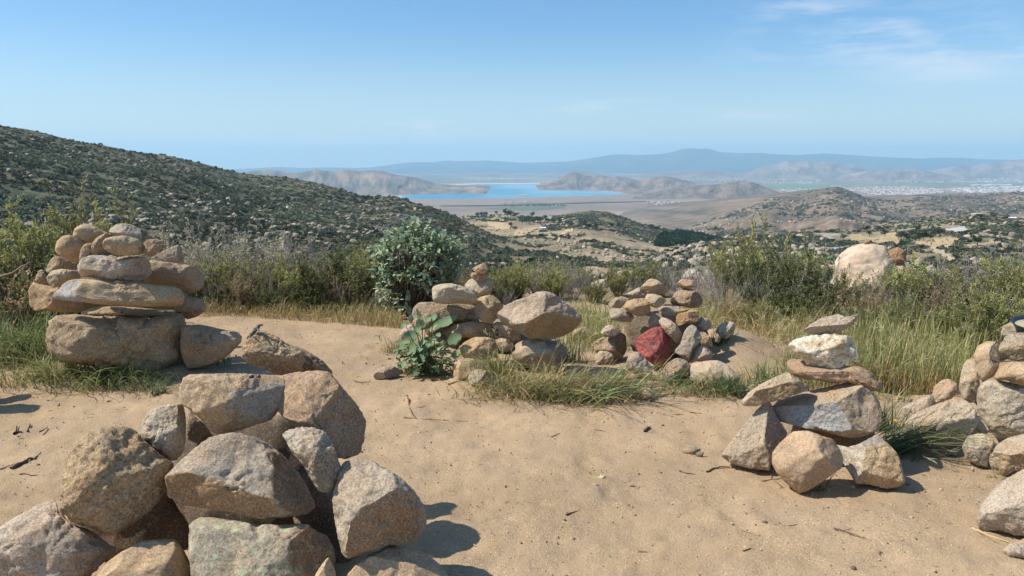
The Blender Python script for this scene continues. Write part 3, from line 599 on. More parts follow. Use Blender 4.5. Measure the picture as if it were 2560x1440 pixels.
cairn('stones of the tall slab cairn', [
 ('A', 5.85, (.45, .34, .21), 'huge base boulder of the tall cairn with grass against it', '330,890 352,810 400,768 500,757 700,770 900,780 1080,785 1200,755 1300,745 1340,800 1345,950 1322,1060 1250,1140 1160,1192 1090,1217 1000,1192 880,1162 760,1150 560,1135 430,1112 350,1050 326,960',
   dict(g=1, sub=6, rough=1.9, th=.66, nf=3, e=2.7, fac=[(-.1, .9, .42, .84), (.1, -.42, .9, .8), (-.5, .1, .85, .86)])),
 ('A', 5.86, (.42, .325, .215), 'thin slab lying on top of the huge base boulder', '560,772 620,735 700,703 780,703 900,710 1060,722 1290,735 1335,775 1200,795 800,790', dict(nf=7, th=1.1)),
 ('A', 5.55, (.49, .365, .215), 'long pale slab with a grey left end spanning the tall cairn', '352,652 400,600 470,530 520,506 650,503 760,525 900,547 940,535 1100,545 1270,560 1312,590 1332,640 1312,700 1270,720 1000,714 700,697 500,682 380,667',
   dict(sub=6, th=.75, nf=0, e=3.4, fac=[(0, .35, .93, .66), (-.80, .1, .6, .70, (.40, .375, .335)), (0, .93, .36, .82), (.1, -.9, .4, .86)])),
 ('A', 5.80, (.49, .325, .165), 'squarish orange block under the grey end of the long slab', '203,600 240,533 300,550 400,568 475,575 470,640 600,685 610,740 440,754 330,737 250,742 213,700', dict(nf=5, th=.9, fac=[(-.55, .1, .8, .62), (.5, -.25, .83, .62, (.38, .27, .17)), (.1, .9, .4, .8)])),
 ('A', 5.62, (.42, .375, .33), 'grey sharp edged block lying on the long slab', '556,420 580,368 640,338 800,333 950,335 1050,350 1087,400 1093,470 1062,512 1010,530 900,527 700,507 578,497', dict(nf=7, th=.85, e=3, sub=6, fac=[(-.1, .3, .95, .78), (.55, -.2, .8, .78, (.37, .31, .25)), (0, .9, .4, .8)])),
 ('A', 5.72, (.44, .38, .29), 'rounded pale stone between the long slab and the triangular brown stone', '335,500 370,453 450,438 560,453 590,500 520,520 440,557 390,577 348,545', dict(nf=7)),
 ('A', 5.86, (.40, .29, .175), 'triangular brown stone above the rounded pale one', '328,445 365,370 400,346 470,360 562,412 548,450 440,450 380,462 345,470', dict(nf=5, fac=[(.1, -.5, .85, .6), (-.6, .3, .7, .7)])),
 ('A', 5.90, (.42, .31, .19), 'small upright brown stone on the orange block', '248,525 280,450 310,445 352,520 362,562 290,550', dict(nf=7, fac=[(.7, 0, .7, .5)])),
 ('A', 5.70, (.50, .345, .19), 'smooth round ochre stone near the top of the tall cairn', '396,290 410,240 450,203 500,193 560,220 612,250 605,300 572,392 510,387 440,352 403,320', dict(nf=3, mat=M_SMOOTH, rough=.7, th=.9)),
 ('A', 5.80, (.46, .33, .19), 'oval ochre stone leaning on the round one at the top', '523,200 535,150 580,120 640,118 720,148 792,190 700,225 640,252 580,243 538,227', dict(nf=3, mat=M_SMOOTH, rough=.7)),
 ('A', 5.62, (.43, .32, .20), 'little tan stone jammed beside the round ochre stone', '565,385 580,300 610,258 660,253 668,320 642,350 600,375', dict(nf=3)),
 ('A', 5.64, (.42, .31, .18), 'olive brown stone set on edge between two round top stones', '653,332 658,260 700,210 760,178 805,200 760,250 765,290 785,335 720,338', dict(nf=7, fac=[(.7, -.1, .7, .55)])),
 ('A', 5.74, (.48, .42, .32), 'round pale grey stone crowning the tall cairn', '783,190 790,150 840,116 900,110 960,125 1012,160 1025,220 1000,250 900,225 800,215', dict(nf=5, rough=1.2)),
 ('A', 5.56, (.45, .35, .215), 'tan lens shaped stone beneath the pale crowning stone', '733,260 755,220 820,203 900,198 1000,225 1038,270 1038,330 950,344 850,342 790,322 748,295', dict(nf=5, rough=1.3, fac=[(0, -.55, .83, .7)])),
 ('A', 5.62, (.41, .26, .16), 'small reddish brown stone beside the lens shaped stone', '1028,260 1060,228 1130,223 1182,240 1177,270 1142,312 1100,352 1043,337', dict(nf=7, fac=[(-.3, .3, .9, .7)])),
 ('A', 5.72, (.38, .315, .25), 'grey wedge tilted at the end of the top layer', '1123,340 1200,298 1285,263 1312,310 1327,370 1290,397 1200,387 1150,367', dict(nf=0, fac=[(-.3, .2, .93, .55), (.8, 0, .6, .7)])),
 ('A', 6.02, (.33, .245, .17), 'big dark boulder overhanging the shaded end of the tall cairn', '1030,520 1080,375 1150,380 1280,400 1400,420 1452,460 1472,520 1457,570 1400,612 1320,614 1250,590 1120,560', dict(nf=7, th=.8, e=3)),
 ('A', 6.02, (.33, .24, .16), 'dark rounded stone below the overhanging boulder', '1290,640 1370,635 1440,650 1482,690 1477,740 1420,782 1350,802 1310,770 1290,720', dict(nf=7)),
 ('A', 6.10, (.36, .265, .175), 'long pointed boulder lying in the shadow of the tall cairn', '1300,860 1345,838 1450,838 1580,868 1700,888 1744,920 1737,970 1692,1022 1600,1092 1500,1135 1350,1160 1300,1040', dict(g=1, sub=6, nf=5, th=.7, fac=[(.2, .8, .5, .82)])),
 ('A', 5.95, (.40, .31, .21), 'slanted grey brown stone propping the orange block', '92,772 140,700 190,590 217,558 235,640 265,730 300,748 200,770', dict(g=1, nf=7)),
 ('A', 5.86, (.42, .33, .235), 'low flat stone half covered by grass beside the base boulder', '55,830 120,790 200,758 300,748 380,768 340,850 320,900 150,905', dict(g=1, nf=7)),
 ('A', 6.6, (.36, .27, .19), 'dark boulder apart from the tall cairn with one lit edge', '-90,600 0,538 60,523 92,540 87,600 103,680 40,725 -60,725', dict(g=1, nf=5, fac=[(0, -.3, .95, .6)])),
 ('A', 6.4, (.40, .31, .2), 'small tan stone in the grass near the dark lone boulder', '60,640 90,603 150,603 177,640 150,667 80,667', dict(g=1)),
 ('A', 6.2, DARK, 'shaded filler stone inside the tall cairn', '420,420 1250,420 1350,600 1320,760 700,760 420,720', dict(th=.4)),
])
cairn('stones of the pile with the balanced boulder', [
 ('D', 6.00, (.50, .325, .165), 'tiny orange stone on the very top of the slim stack', '841,395 870,375 935,350 952,375 964,405 940,427 910,439 870,427', dict(nf=7, fac=[(0, .2, .95, .7)], seed=5)),
 ('D', 6.02, (.42, .275, .18), 'small rust brown stone second from the top of the slim stack', '828,450 840,423 870,423 915,440 957,428 962,460 932,492 900,502 858,482', dict(nf=7, fac=[(-.1, -.2, .95, .7)])),
 ('D', 6.06, (.40, .33, .25), 'grey brown stone carrying the two little top stones', '783,520 810,485 840,468 900,490 940,480 962,462 987,475 1000,520 987,570 940,592 880,612 850,585 800,562', dict(nf=7, fac=[(-.5, .3, .8, .7)])),
 ('D', 5.86, (.48, .39, .27), 'broad pale speckled stone laid flat on the pile', '538,550 555,523 610,508 690,505 780,530 842,555 878,600 884,652 840,667 740,657 640,662 560,652 543,610', dict(nf=7, th=.75, fac=[(0, -.6, .8, .72), (-.1, .9, .4, .84)])),
 ('D', 5.96, (.41, .32, .215), 'wide shaded stone under the broad pale one', '383,760 400,690 440,648 560,643 640,658 750,670 865,680 860,750 842,787 760,792 640,802 500,852 420,862 388,820', dict(nf=7, th=.8, rough=1.4, fac=[(0, -.4, .9, .75), (-.5, .4, .77, .8)])),
 ('D', 5.92, (.47, .345, .19), 'squat ochre block between the wide stone and the balanced boulder', '858,720 880,620 940,596 1000,596 1050,640 1077,680 1052,720 1000,802 960,802 898,777', dict(nf=7, fac=[(-.35, .2, .9, .75), (.6, -.2, .76, .76)])),
 ('D', 5.68, (.44, .355, .265), 'great pinkish boulder balanced on smaller stones', '1028,740 1040,710 1100,660 1180,625 1250,605 1320,570 1390,563 1450,578 1520,630 1590,680 1650,730 1670,770 1642,822 1600,862 1530,902 1420,932 1350,917 1280,922 1200,882 1100,832 1050,792',
   dict(sub=6, th=.72, nf=1, rough=1.1, fac=[(-.35, .4, .85, .72), (.28, -.62, .73, .60, (.43, .27, .14)), (.5, .3, .8, .78, (.44, .30, .215))])),
 ('D', 5.90, (.42, .305, .19), 'flat brown stone behind the leafy plant', '598,870 640,850 720,810 800,793 900,793 972,800 995,850 985,905 900,925 780,915 680,925', dict(nf=7, rough=1.3)),
 ('D', 5.88, (.40, .31, .21), 'stone in the shade just under the edge of the balanced boulder', '988,830 1020,793 1080,798 1150,850 1200,880 1205,935 1120,935 1060,892 1048,860', dict(nf=7)),
 ('D', 5.76, (.48, .345, .20), 'bright ochre stone low in the balanced boulder pile', '738,990 790,940 860,908 960,908 1022,930 1045,990 1025,1062 900,1080 780,1065', dict(nf=7, fac=[(-.2, .4, .9, .8)])),
 ('D', 5.76, (.42, .305, .2), 'fist sized brown stone next to the bright ochre one', '1018,930 1060,913 1120,930 1155,970 1145,1012 1080,1024 1028,1002', {}),
 ('D', 5.76, (.43, .345, .25), 'rounded boulder in grass directly beneath the balanced one', '1135,1010 1180,950 1280,918 1400,926 1480,938 1542,980 1553,1050 1505,1145 1400,1160 1250,1145 1150,1090', dict(g=1, nf=3, fac=[(.7, 0, .7, .8)])),
 ('D', 5.50, (.47, .36, .225), 'buried tan stone with a chalky edge at the front of the pile', '703,1130 720,1078 800,1063 900,1078 965,1100 1005,1150 965,1210 850,1230 708,1235', dict(g=1, nf=7, mat=M_SMOOTH)),
 ('D', 5.36, (.37, .315, .26), 'grey angular stone half buried in the path edge', '808,1222 830,1168 880,1148 960,1158 1027,1190 1030,1250 962,1272 880,1280 828,1268', dict(g=1, nf=0, fac=[(-.5, .5, .7, .55), (.5, -.1, .85, .6, (.30, .25, .2))])),
 ('D', 5.92, (.48, .40, .31), 'pale stone behind the leafy plant at the end of the pile', '298,890 330,828 380,813 425,840 425,925 372,970 308,945', dict(g=1)),
 ('D', 5.95, (.48, .32, .175), 'flat orange stone in the grass behind the balanced boulder', '1555,905 1600,860 1680,828 1740,858 1780,895 1742,920 1640,937 1560,932', dict(g=1, nf=7)),
 ('D', 5.85, (.42, .315, .20), 'brown hump of rock between the two stone piles', '1728,975 1780,930 1860,883 1950,868 1995,900 2000,1000 1965,1070 1880,1090 1800,1070 1758,1005', dict(g=1, nf=5, rough=1.4, fac=[(-.3, .4, .85, .75), (.75, .1, .65, .65, (.3, .22, .14))])),
 ('D', 5.72, (.45, .35, .24), 'small pale stone at the foot of the brown hump', '1763,1055 1800,1008 1860,1003 1900,1040 1895,1085 1830,1112 1770,1108', dict(g=1)),
 ('D', 5.55, (.42, .33, .25), 'flat fragment lying alone on the path edge', '98,1195 140,1140 230,1118 300,1150 325,1172 270,1210 200,1220 120,1230', dict(g=1, nf=5, th=.9, fac=[(.6, .1, .8, .35, (.26, .22, .19)), (-.2, .9, .4, .7)])),
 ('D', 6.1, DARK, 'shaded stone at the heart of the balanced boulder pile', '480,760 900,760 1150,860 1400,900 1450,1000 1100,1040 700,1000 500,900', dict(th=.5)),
])
cairn('stones of the pile with the red stone', [
 ('E', 5.74, (.3, .05, .03), 'glossy dark red stone standing on edge', '633,730 700,668 780,618 850,603 920,640 947,700 937,780 957,870 922,932 872,957 800,932 720,882 660,822 638,770', dict(sub=6, mat=M_RED, nf=2, rough=.9, th=.65, fac=[(-.35, .1, .93, .7), (.1, .35, .93, .75)])),
 ('E', 5.78, (.42, .355, .285), 'grey granite stone supporting the red one', '563,940 580,868 630,818 680,828 740,888 790,958 788,1032 740,1055 640,1015 578,978', dict(g=1, nf=7)),
 ('E', 5.58, (.43, .345, .235), 'rough brown stone in front of the red stone', '795,1045 870,978 920,918 1000,873 1072,888 1118,940 1112,985 1052,1065 1020,1100 900,1100 818,1085', dict(g=1, nf=7, rough=1.4, fac=[(0, .6, .8, .75)])),
 ('E', 5.60, (.46, .37, .255), 'wide smooth tan boulder at the foot of the red stone pile', '1068,1055 1110,978 1130,920 1250,898 1350,893 1422,925 1493,985 1545,1045 1533,1090 1450,1120 1300,1125 1120,1120', dict(g=1, nf=7, mat=M_SMOOTH)),
 ('E', 5.66, (.37, .325, .27), 'slim grey stone standing upright beside the red one', '978,820 1030,750 1060,658 1090,608 1130,588 1172,610 1217,700 1192,752 1142,802 1112,892 1080,890 1018,852', dict(nf=5, fac=[(-.4, .2, .9, .6), (.7, 0, .7, .7)])),
 ('E', 5.64, (.41, .32, .25), 'small pinkish stone beside the slim upright one', '1113,862 1150,788 1200,763 1252,773 1303,820 1303,882 1220,900 1120,908', dict(nf=7, fac=[(-.4, .3, .85, .7)])),
 ('E', 5.76, (.42, .34, .27), 'long leaning stone above the red one', '843,560 880,523 940,543 1000,588 1037,650 1043,700 1002,752 950,702 888,642', dict(nf=7, fac=[(-.3, .5, .8, .7)])),
 ('E', 5.82, (.45, .335, .2), 'rounded ochre stone behind the slim upright one', '1098,660 1180,633 1250,658 1303,710 1305,782 1220,775 1195,722', {}),
 ('E', 5.95, (.42, .36, .28), 'grey stone at the low outer side of the red stone pile', '423,480 460,448 540,453 600,483 635,520 605,565 540,565 438,548', dict(nf=7)),
 ('E', 5.90, (.48, .325, .17), 'rounded orange stone in the upper part of the red stone pile', '543,440 570,388 640,366 720,363 762,400 778,470 722,512 660,518 588,482', dict(nf=7, rough=1.2)),
 ('E', 6.00, (.40, .31, .215), 'flat brown stone jutting out of the pile above the grey one', '413,410 470,363 530,343 602,370 592,395 545,422 520,447 438,442', dict(nf=5, fac=[(.1, -.4, .9, .6)])),
 ('E', 5.90, (.49, .40, .275), 'pale egg shaped stone resting beside the orange one', '723,370 745,328 800,323 870,343 912,380 882,417 830,447 780,432 733,400', dict(nf=5)),
 ('E', 6.00, (.41, .30, .2), 'brown top stone of the broader peak of the pile', '678,285 720,235 770,193 830,203 882,235 908,290 893,337 830,337 758,322', dict(nf=5, fac=[(-.2, .7, .7, .65), (.2, -.4, .9, .7)])),
 ('E', 6.10, (.43, .355, .275), 'grey brown stone tucked under the broader top stone', '563,325 620,298 680,268 732,345 690,372 640,377 598,352', {}),
 ('E', 6.05, (.41, .275, .18), 'flat brown cap stone of the narrower peak', '993,245 1040,198 1110,203 1167,215 1163,262 1100,277 1040,277', dict(nf=5, fac=[(0, .6, .8, .6)])),
 ('E', 6.02, (.38, .265, .18), 'dark brown block beneath the flat cap stone', '943,385 990,308 1060,278 1140,283 1202,330 1228,390 1192,442 1120,448 1060,432 1000,432 958,412', dict(nf=5, fac=[(-.2, .3, .93, .72), (.75, 0, .66, .6, (.27, .19, .14))])),
 ('E', 5.98, (.50, .41, .285), 'pale wedge stone under the dark brown block', '838,460 900,413 990,418 1060,450 1112,460 1060,492 1005,510 995,565 940,565 878,512', dict(nf=5)),
 ('E', 5.86, (.42, .26, .12), 'angular rust coloured block in the middle of the pile', '988,530 1010,493 1080,478 1130,453 1182,470 1193,547 1152,582 1080,582 1020,604 993,570', dict(nf=0, fac=[(-.4, .1, .9, .6), (.4, .1, .9, .7), (0, .9, .4, .8)])),
 ('E', 5.88, (.41, .345, .28), 'rounded grey stone next to the rust coloured block', '1138,612 1180,568 1210,523 1272,538 1298,590 1262,642 1180,638', {}),
 ('E', 6.05, (.46, .385, .285), 'pale stone alone on the dirt mound by the pile', '1328,650 1370,588 1430,558 1492,568 1503,620 1472,682 1420,714 1368,694', dict(nf=7, fac=[(.6, -.2, .7, .6)])),
 ('E', 5.95, (.38, .31, .25), 'tiny stone under the edge of the pale mound stone', '1333,690 1350,663 1378,700 1362,745 1328,740', dict(sub=4)),
 ('E', 5.92, (.41, .345, .27), 'grey stone in the grass between the orange and leaning stones', '755,560 790,488 850,518 883,590 822,624 765,612', {}),
 ('E', 5.98, (.49, .40, .29), 'pale flat stone in the grass behind the brown hump', '348,650 390,598 450,593 523,640 472,685 378,695', {}),
 ('E', 5.15, (.42, .33, .235), 'sunken grey tip of rock on the path before the red stone pile', '685,1190 740,1128 790,1158 820,1220 740,1235 690,1225', dict(g=1, nf=5)),
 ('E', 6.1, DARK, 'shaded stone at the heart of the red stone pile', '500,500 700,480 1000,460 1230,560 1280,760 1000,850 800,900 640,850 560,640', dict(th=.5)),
])
cairn('stones of the white quartz cairn', [
 ('F', 4.08, (.43, .365, .285), 'blade shaped grey stone balanced on top of the white quartz', '593,236 650,190 730,145 800,130 840,118 890,135 960,125 1002,110 962,170 900,215 850,242 760,257 680,260', dict(sub=6, nf=0, th=.75, fac=[(-.1, .5, .85, .6), (0, -.7, .7, .55, (.36, .29, .22))])),
 ('F', 4.05, (.8, .7, .55), 'bright white quartz rock high on the slab cairn', '506,330 540,290 620,266 720,253 860,246 922,265 952,330 980,395 967,430 900,452 850,492 720,504 640,472 606,415 550,395', dict(sub=6, mat=M_QUARTZ, nf=2, rough=1.5, th=.7, fac=[(-.1, .6, .8, .75), (.35, -.35, .87, .72)])),
 ('F', 4.05, (.38, .255, .165), 'thin brown slab carrying the white quartz', '498,430 520,415 600,418 800,460 980,462 1060,498 1102,560 1142,580 1133,640 1105,655 1060,640 1000,592 920,577 800,582 700,562 620,562 530,532 498,472', dict(sub=6, nf=0, e=3.4, th=1.2, fac=[(-.02, .93, .38, .55), (0, -.35, .95, .8)])),
 ('F', 3.98, (.43, .34, .23), 'tilted slab with a rough brown edge jutting from the cairn', '193,702 240,640 340,578 500,503 540,535 640,588 657,610 602,647 450,692 300,737 213,737', dict(sub=6, nf=0, e=3.2, th=.9, fac=[(-.25, .85, .45, .62), (.1, -.35, .93, .70, (.32, .225, .125)), (.8, 0, .6, .8)])),
 ('F', 3.95, (.41, .33, .235), 'large wedge boulder with a speckled grey triangular face', '398,740 430,690 560,650 750,610 880,578 960,578 1040,618 1112,690 1130,780 1132,840 1082,912 980,948 900,948 760,907 600,882 450,842 413,790',
   dict(sub=6, nf=0, th=.85, e=3, fac=[(-.22, .86, .46, .60), (-.30, -.22, .93, .58, (.38, .365, .335)), (.48, .18, .86, .66, (.37, .275, .185)), (0, -.9, .4, .88)])),
 ('F', 3.92, (.42, .355, .265), 'pyramid shaped grey stone leaning against the quartz cairn', '55,1060 130,960 220,850 300,750 360,698 402,720 432,800 505,920 440,1000 405,1080 385,1165 260,1155 130,1120', dict(g=1, sub=6, nf=0, th=.8, lich=.25, fac=[(-.30, .35, .89, .58), (.75, .1, .65, .60, (.36, .25, .19)), (0, -.3, .95, .8)])),
 ('F', 3.74, (.42, .29, .18), 'smooth brown rounded boulder at the front of the quartz cairn', '403,1040 450,980 540,903 640,898 740,933 800,950 852,1020 878,1090 862,1152 760,1222 660,1292 580,1318 520,1272 440,1192 400,1120', dict(g=1, sub=6, nf=1, mat=M_SMOOTH, rough=.7, th=.8, fac=[(-.3, .55, .78, .74), (.5, -.5, .7, .78)])),
 ('F', 3.80, (.44, .34, .21), 'angular two toned block in the base beside the brown boulder', '818,985 900,1000 980,985 1060,940 1100,923 1192,1000 1243,1060 1272,1150 1293,1232 1242,1278 1160,1288 1050,1258 960,1253 918,1182 868,1112', dict(g=1, sub=6, nf=0, th=.8, fac=[(-.75, .2, .62, .50, (.44, .375, .285)), (.30, .05, .95, .62, (.46, .325, .18)), (0, .9, .4, .75, (.33, .28, .22)), (0, -.7, .7, .75)])),
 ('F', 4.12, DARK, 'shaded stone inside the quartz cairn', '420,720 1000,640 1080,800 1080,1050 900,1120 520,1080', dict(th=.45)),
])
cairn('stones of the cairn with the metal bowl', [
 ('G', 4.95, (.38, .29, .205), 'smooth brown egg shaped stone behind the large pale boulder', '358,500 370,440 410,403 450,396 497,425 502,460 452,512 400,530 365,530', dict(nf=3, mat=M_SMOOTH, rough=.6)),
 ('G', 4.85, (.45, .375, .29), 'pale flat boulder behind the large one', '185,590 200,548 280,508 360,476 380,520 380,570 280,640 210,645', dict(g=1, nf=7)),
 ('G', 4.48, (.47, .38, .275), 'large pale speckled boulder on the ground in front of the grass', '213,630 260,580 360,538 470,498 540,508 590,558 612,620 572,692 532,742 440,757 350,767 288,737 238,690', dict(g=1, sub=6, nf=5, th=.85, fac=[(-.2, .7, .68, .76), (.1, -.6, .8, .8), (.4, 0, .9, .82)])),
 ('G', 4.22, (.43, .375, .29), 'small grey stone with a yellowish flat top', '518,750 550,700 600,686 640,688 692,730 665,805 655,865 600,855 538,817', dict(g=1, nf=7, fac=[(.2, .75, .6, .7, (.45, .36, .22))])),
 ('G', 4.38, (.43, .36, .28), 'grey stone squeezed between the large boulder and the next', '528,620 560,578 610,598 660,680 620,700 570,695', dict(nf=5)),
 ('G', 4.64, (.46, .375, .26), 'upright pale stone at the outer side of the bowl cairn', '503,450 515,350 540,298 580,286 602,310 612,400 612,470 575,525 528,512', dict(nf=7)),
 ('G', 4.60, (.46, .335, .215), 'rounded orange tan stone near the curved twig', '580,270 600,223 650,198 695,198 722,240 715,330 690,380 630,412 603,382 598,320 583,300', dict(nf=3, mat=M_SMOOTH)),
 ('G', 4.56, (.43, .36, .27), 'ragged grey stone below the metal bowl', '688,260 730,200 760,158 850,150 980,165 980,290 830,302 740,295 698,325', dict(nf=7, rough=1.4, fac=[(0, -.5, .85, .65, (.45, .34, .2))])),
 ('G', 4.42, (.47, .335, .195), 'flat orange slab on the big grey boulder of the bowl cairn', '688,385 720,328 790,306 850,308 980,325 980,440 840,434 760,408 700,404', dict(nf=5, e=3, th=1.2, fac=[(0, .8, .6, .7)])),
 ('G', 4.42, (.45, .385, .295), 'big grey boulder with white streaks in the bowl cairn', '593,560 600,450 640,408 700,398 820,425 980,445 980,660 800,695 720,718 680,692 618,602', dict(sub=6, nf=5, th=.7, lich=.35, fac=[(-.2, 0, .98, .75)])),
 ('G', 4.12, (.41, .355, .285), 'two toned stone grey above and brown beneath', '663,820 700,748 760,708 850,686 980,680 980,870 800,885 740,932 700,912 668,860', dict(g=1, sub=6, nf=5, fac=[(0, -.6, .8, .55, (.39, .29, .18)), (-.2, .7, .68, .75)])),
 ('G', 3.62, (.45, .39, .315), 'coarse pale granite block nearest the viewer in the bowl cairn', '593,1120 620,1060 700,960 780,908 850,868 1010,830 1040,1200 850,1230 700,1212 608,1192', dict(g=1, sub=6, nf=1, rough=1.3, e=3, fac=[(-.35, .6, .72, .74), (0, -.55, .83, .8)])),
 ('G', 4.72, (.41, .355, .28), 'grey stone beside the bowl on top of the cairn', '723,175 735,118 790,93 850,100 860,160 780,185', dict(nf=7)),
 ('G', 4.25, (.42, .35, .27), 'chip of stone under the large pale boulder', '448,787 470,763 502,768 492,800 455,803', dict(g=1, sub=4)),
 ('I', 3.36, (.40, .34, .27), 'dusty half buried stone below the granite block', '305,1255 370,1198 440,1198 500,1230 500,1310 340,1300', dict(g=1, nf=3, mat=M_SMOOTH)),
 ('I', 3.42, (.48, .33, .18), 'little orange stone peeping from under the granite block', '415,1205 450,1173 490,1165 500,1240 430,1240', dict(g=1, sub=4)),
])
# stones scattered beyond the path
for Y, col, label, pts, kw in [
 (23.0, (.60, .49, .38), 'huge pale domed boulder rising out of the shrubs', '2083,665 2095,640 2118,620 2150,609 2180,608 2215,616 2236,640 2243,668 2245,720 2238,790 2150,800 2085,780', dict(nf=0, rough=.6, e=2.3, sub=6)),
 (22.6, (.33, .19, .105), 'brown cracked cap rock beside the huge pale dome', '2217,638 2225,625 2245,617 2262,626 2265,642 2266,655 2242,662 2222,658', dict(rough=1.5, nf=2)),
 (22.4, (.52, .42, .31), 'low pale boulder below the brown cap rock', '2222,672 2240,657 2262,658 2275,690 2272,760 2230,770', dict()),
 (23.0, (.28, .17, .11), 'small dark stones perched on the crest of the huge dome', '2158,607 2164,600 2178,599 2182,609 2170,612', dict(sub=4)),
 (14.5, (.58, .53, .45), 'whitish flat boulder in the shrubs behind the balanced boulder', '1478,708 1500,699 1520,698 1524,712 1500,730 1482,730', dict()),
 (14.3, (.57, .50, .40), 'whitish boulder next to the flat one in the shrubs', '1526,716 1549,710 1560,719 1555,740 1530,740', dict()),
 (18.0, (.50, .46, .40), 'grey white boulder among dead twigs', '1707,688 1722,673 1745,674 1752,690 1745,712 1712,712', dict()),
 (18.2, (.56, .50, .41), 'pale boulder among dead twigs behind the narrow peak', '1760,690 1778,675 1810,675 1822,690 1815,715 1765,715', dict())]:
    rock('P', pts, Y, col, label, name='boulder', cat='boulder', group='boulders in the shrubs below the path', **kw)
# a small cairn just outside the picture: its pointed stones throw the three shadows on the path
for k, (px, py, Y, wpx, hpx) in enumerate([(-190, 985, 4.95, 150, 210), (-130, 960, 5.15, 120, 190), (-255, 930, 5.05, 150, 240), (-205, 780, 5.0, 90, 150), (-140, 830, 5.2, 70, 130)]):
    rock('P', ' '.join('%g,%g' % (px + wpx * a, py + hpx * b) for a, b in ((-.5, .5), (-.45, 0), (-.2, -.3), (0, -.5), (.2, -.25), (.45, .05), (.5, .5))), Y, TAN,
         ['broad', 'narrow', 'tall', 'topmost', 'slim upper'][k] + ' stone of the small cairn beside the path', group='stones of the small cairn beside the path')
# ================= plants
def unit(v): return v / (np.linalg.norm(v, axis=-1, keepdims=True) + 1e-9)
def leaves(so, P, D, L, W, C, rs, fold=False):
    """diamond leaves: base points P, directions D, lengths L, widths W, colours C"""
    n = len(P)
    if not n: return
    side = unit(np.cross(D, unit(rs.normal(size=(n, 3))))); L = L[:, None]; W = W[:, None]
    V = np.stack([P, P + D * L * .45 + side * W, P + D * L, P + D * L * .45 - side * W], 1)
    F = np.arange(n * 4).reshape(n, 4); so.add(V.reshape(-1, 3), F, np.repeat(C, 4, 0))
KIND = {  # stems, tilt, twigs per stem, leaves per twig, leaf length, leaf width, leaf colour, tip colour, bark colour, flower heads
 'green': (46, 38, 7, 20, .046, .0085, (0.214, 0.245, 0.078), (0.414, 0.381, 0.138), (.19, .15, .11), 0),
 'grey': (40, 42, 6, 11, .034, .0075, (0.357, 0.315, 0.202), (0.480, 0.410, 0.293), (.30, .265, .22), 1),
 'dead': (30, 50, 6, 1, .03, .006, (0.314, 0.239, 0.182), (0.345, 0.257, 0.195), (.33, .295, .265), 0),
 'tall': (11, 26, 8, 20, .042, .0085, (0.206, 0.213, 0.078), (0.431, 0.381, 0.146), (.17, .12, .09), 0),
 'dark': (44, 48, 7, 22, .040, .010, (0.151, 0.182, 0.062), (0.265, 0.270, 0.105), (.15, .115, .085), 0),
 'straw': (40, 45, 5, 8, .05, .007, (0.400, 0.277, 0.161), (0.504, 0.339, 0.195), (.30, .23, .15), 0)}
def shrub_meshes(kind, seed):
    ns, tilt, nt_, nl, ll, lw, c0, c1_, cb, fl = KIND[kind]; rs = np.random.RandomState(seed); fo, br = Soup(), Soup(); c0, c1_, cb = map(np.array, (c0, c1_, cb))
    for i in range(ns):
        a = rs.uniform(0, 2 * math.pi); ti = R(tilt) * math.sqrt(rs.rand()); L = rs.uniform(.6, 1.0) * (1 - .25 * ti) * (1.3 if rs.rand() < .14 else 1)
        d0 = np.array([math.cos(a) * math.sin(ti), math.sin(a) * math.sin(ti), math.cos(ti)]); s = np.linspace(0, 1, 6)[:, None]
        P = np.array([rs.normal() * .07, rs.normal() * .07, -.05]) + d0 * s * L + np.array([0, 0, .16 * L]) * s ** 2 + np.cumsum(rs.normal(size=(6, 3)) * .018, 0) * s
        r = np.linspace(.0085, .0025, 6); V, F = tube(P, r, 3); vb = rs.uniform(.7, 1.3); br.add(V, F, cb * vb)
        vs = rs.uniform(.72, 1.3); wm = rs.uniform(0, 1); ci = (c0 * (1 - .35 * wm) + c1_ * .35 * wm) * vs
        for j in range(nt_):
            f = rs.uniform(.25, 1.0) if j else 1.0; k = f * 5; i0 = min(int(k), 4); b = P[i0] * (1 - k + i0) + P[i0 + 1] * (k - i0)
            d = unit(d0 * .8 + rs.normal(size=3) * .55 + [0, 0, .35]); l2 = rs.uniform(.12, .27) * (1.1 - .4 * f)
            Q = b + d * np.linspace(0, 1, 4)[:, None] * l2 + np.array([0, 0, .05]) * np.linspace(0, 1, 4)[:, None] ** 2
            V, F = tube(Q, np.linspace(.0035, .0015, 4), 3); br.add(V, F, cb * vb)
            n = rs.poisson(nl)
            if n:
                u = rs.rand(n); p = Q[0] + (Q[-1] - Q[0]) * u[:, None] + rs.normal(size=(n, 3)) * .006
                dd = unit(unit(Q[-1] - Q[0]) * .7 + rs.normal(size=(n, 3)) * .6); tipm = np.clip(u * .8 + (b[2] - .4) * .7, 0, 1)[:, None] * rs.uniform(.3, 1, (n, 1))
                leaves(fo, p, dd, ll * rs.uniform(.6, 1.3, n), lw * rs.uniform(.7, 1.3, n), ci * (1 - tipm) + c1_ * vs * tipm, rs)
            if fl and rs.rand() < .5 and Q[-1][2] > .55:
                n = 9; leaves(fo, Q[-1] + rs.normal(size=(n, 3)) * .010, unit(rs.normal(size=(n, 3)) + [0, 0, .4]), np.full(n, .022), np.full(n, .009), np.tile(np.array([.40, .35, .27]) * rs.uniform(.7, 1.15), (n, 1)), rs)
    if fo.n == 0: leaves(fo, np.zeros((1, 3)), np.array([[0, 0, 1.]]), np.array([.03]), np.array([.01]), np.array([c0]), rs)
    return fo.mesh('foliage', M_LEAF), br.mesh('branches', M_TWIG)
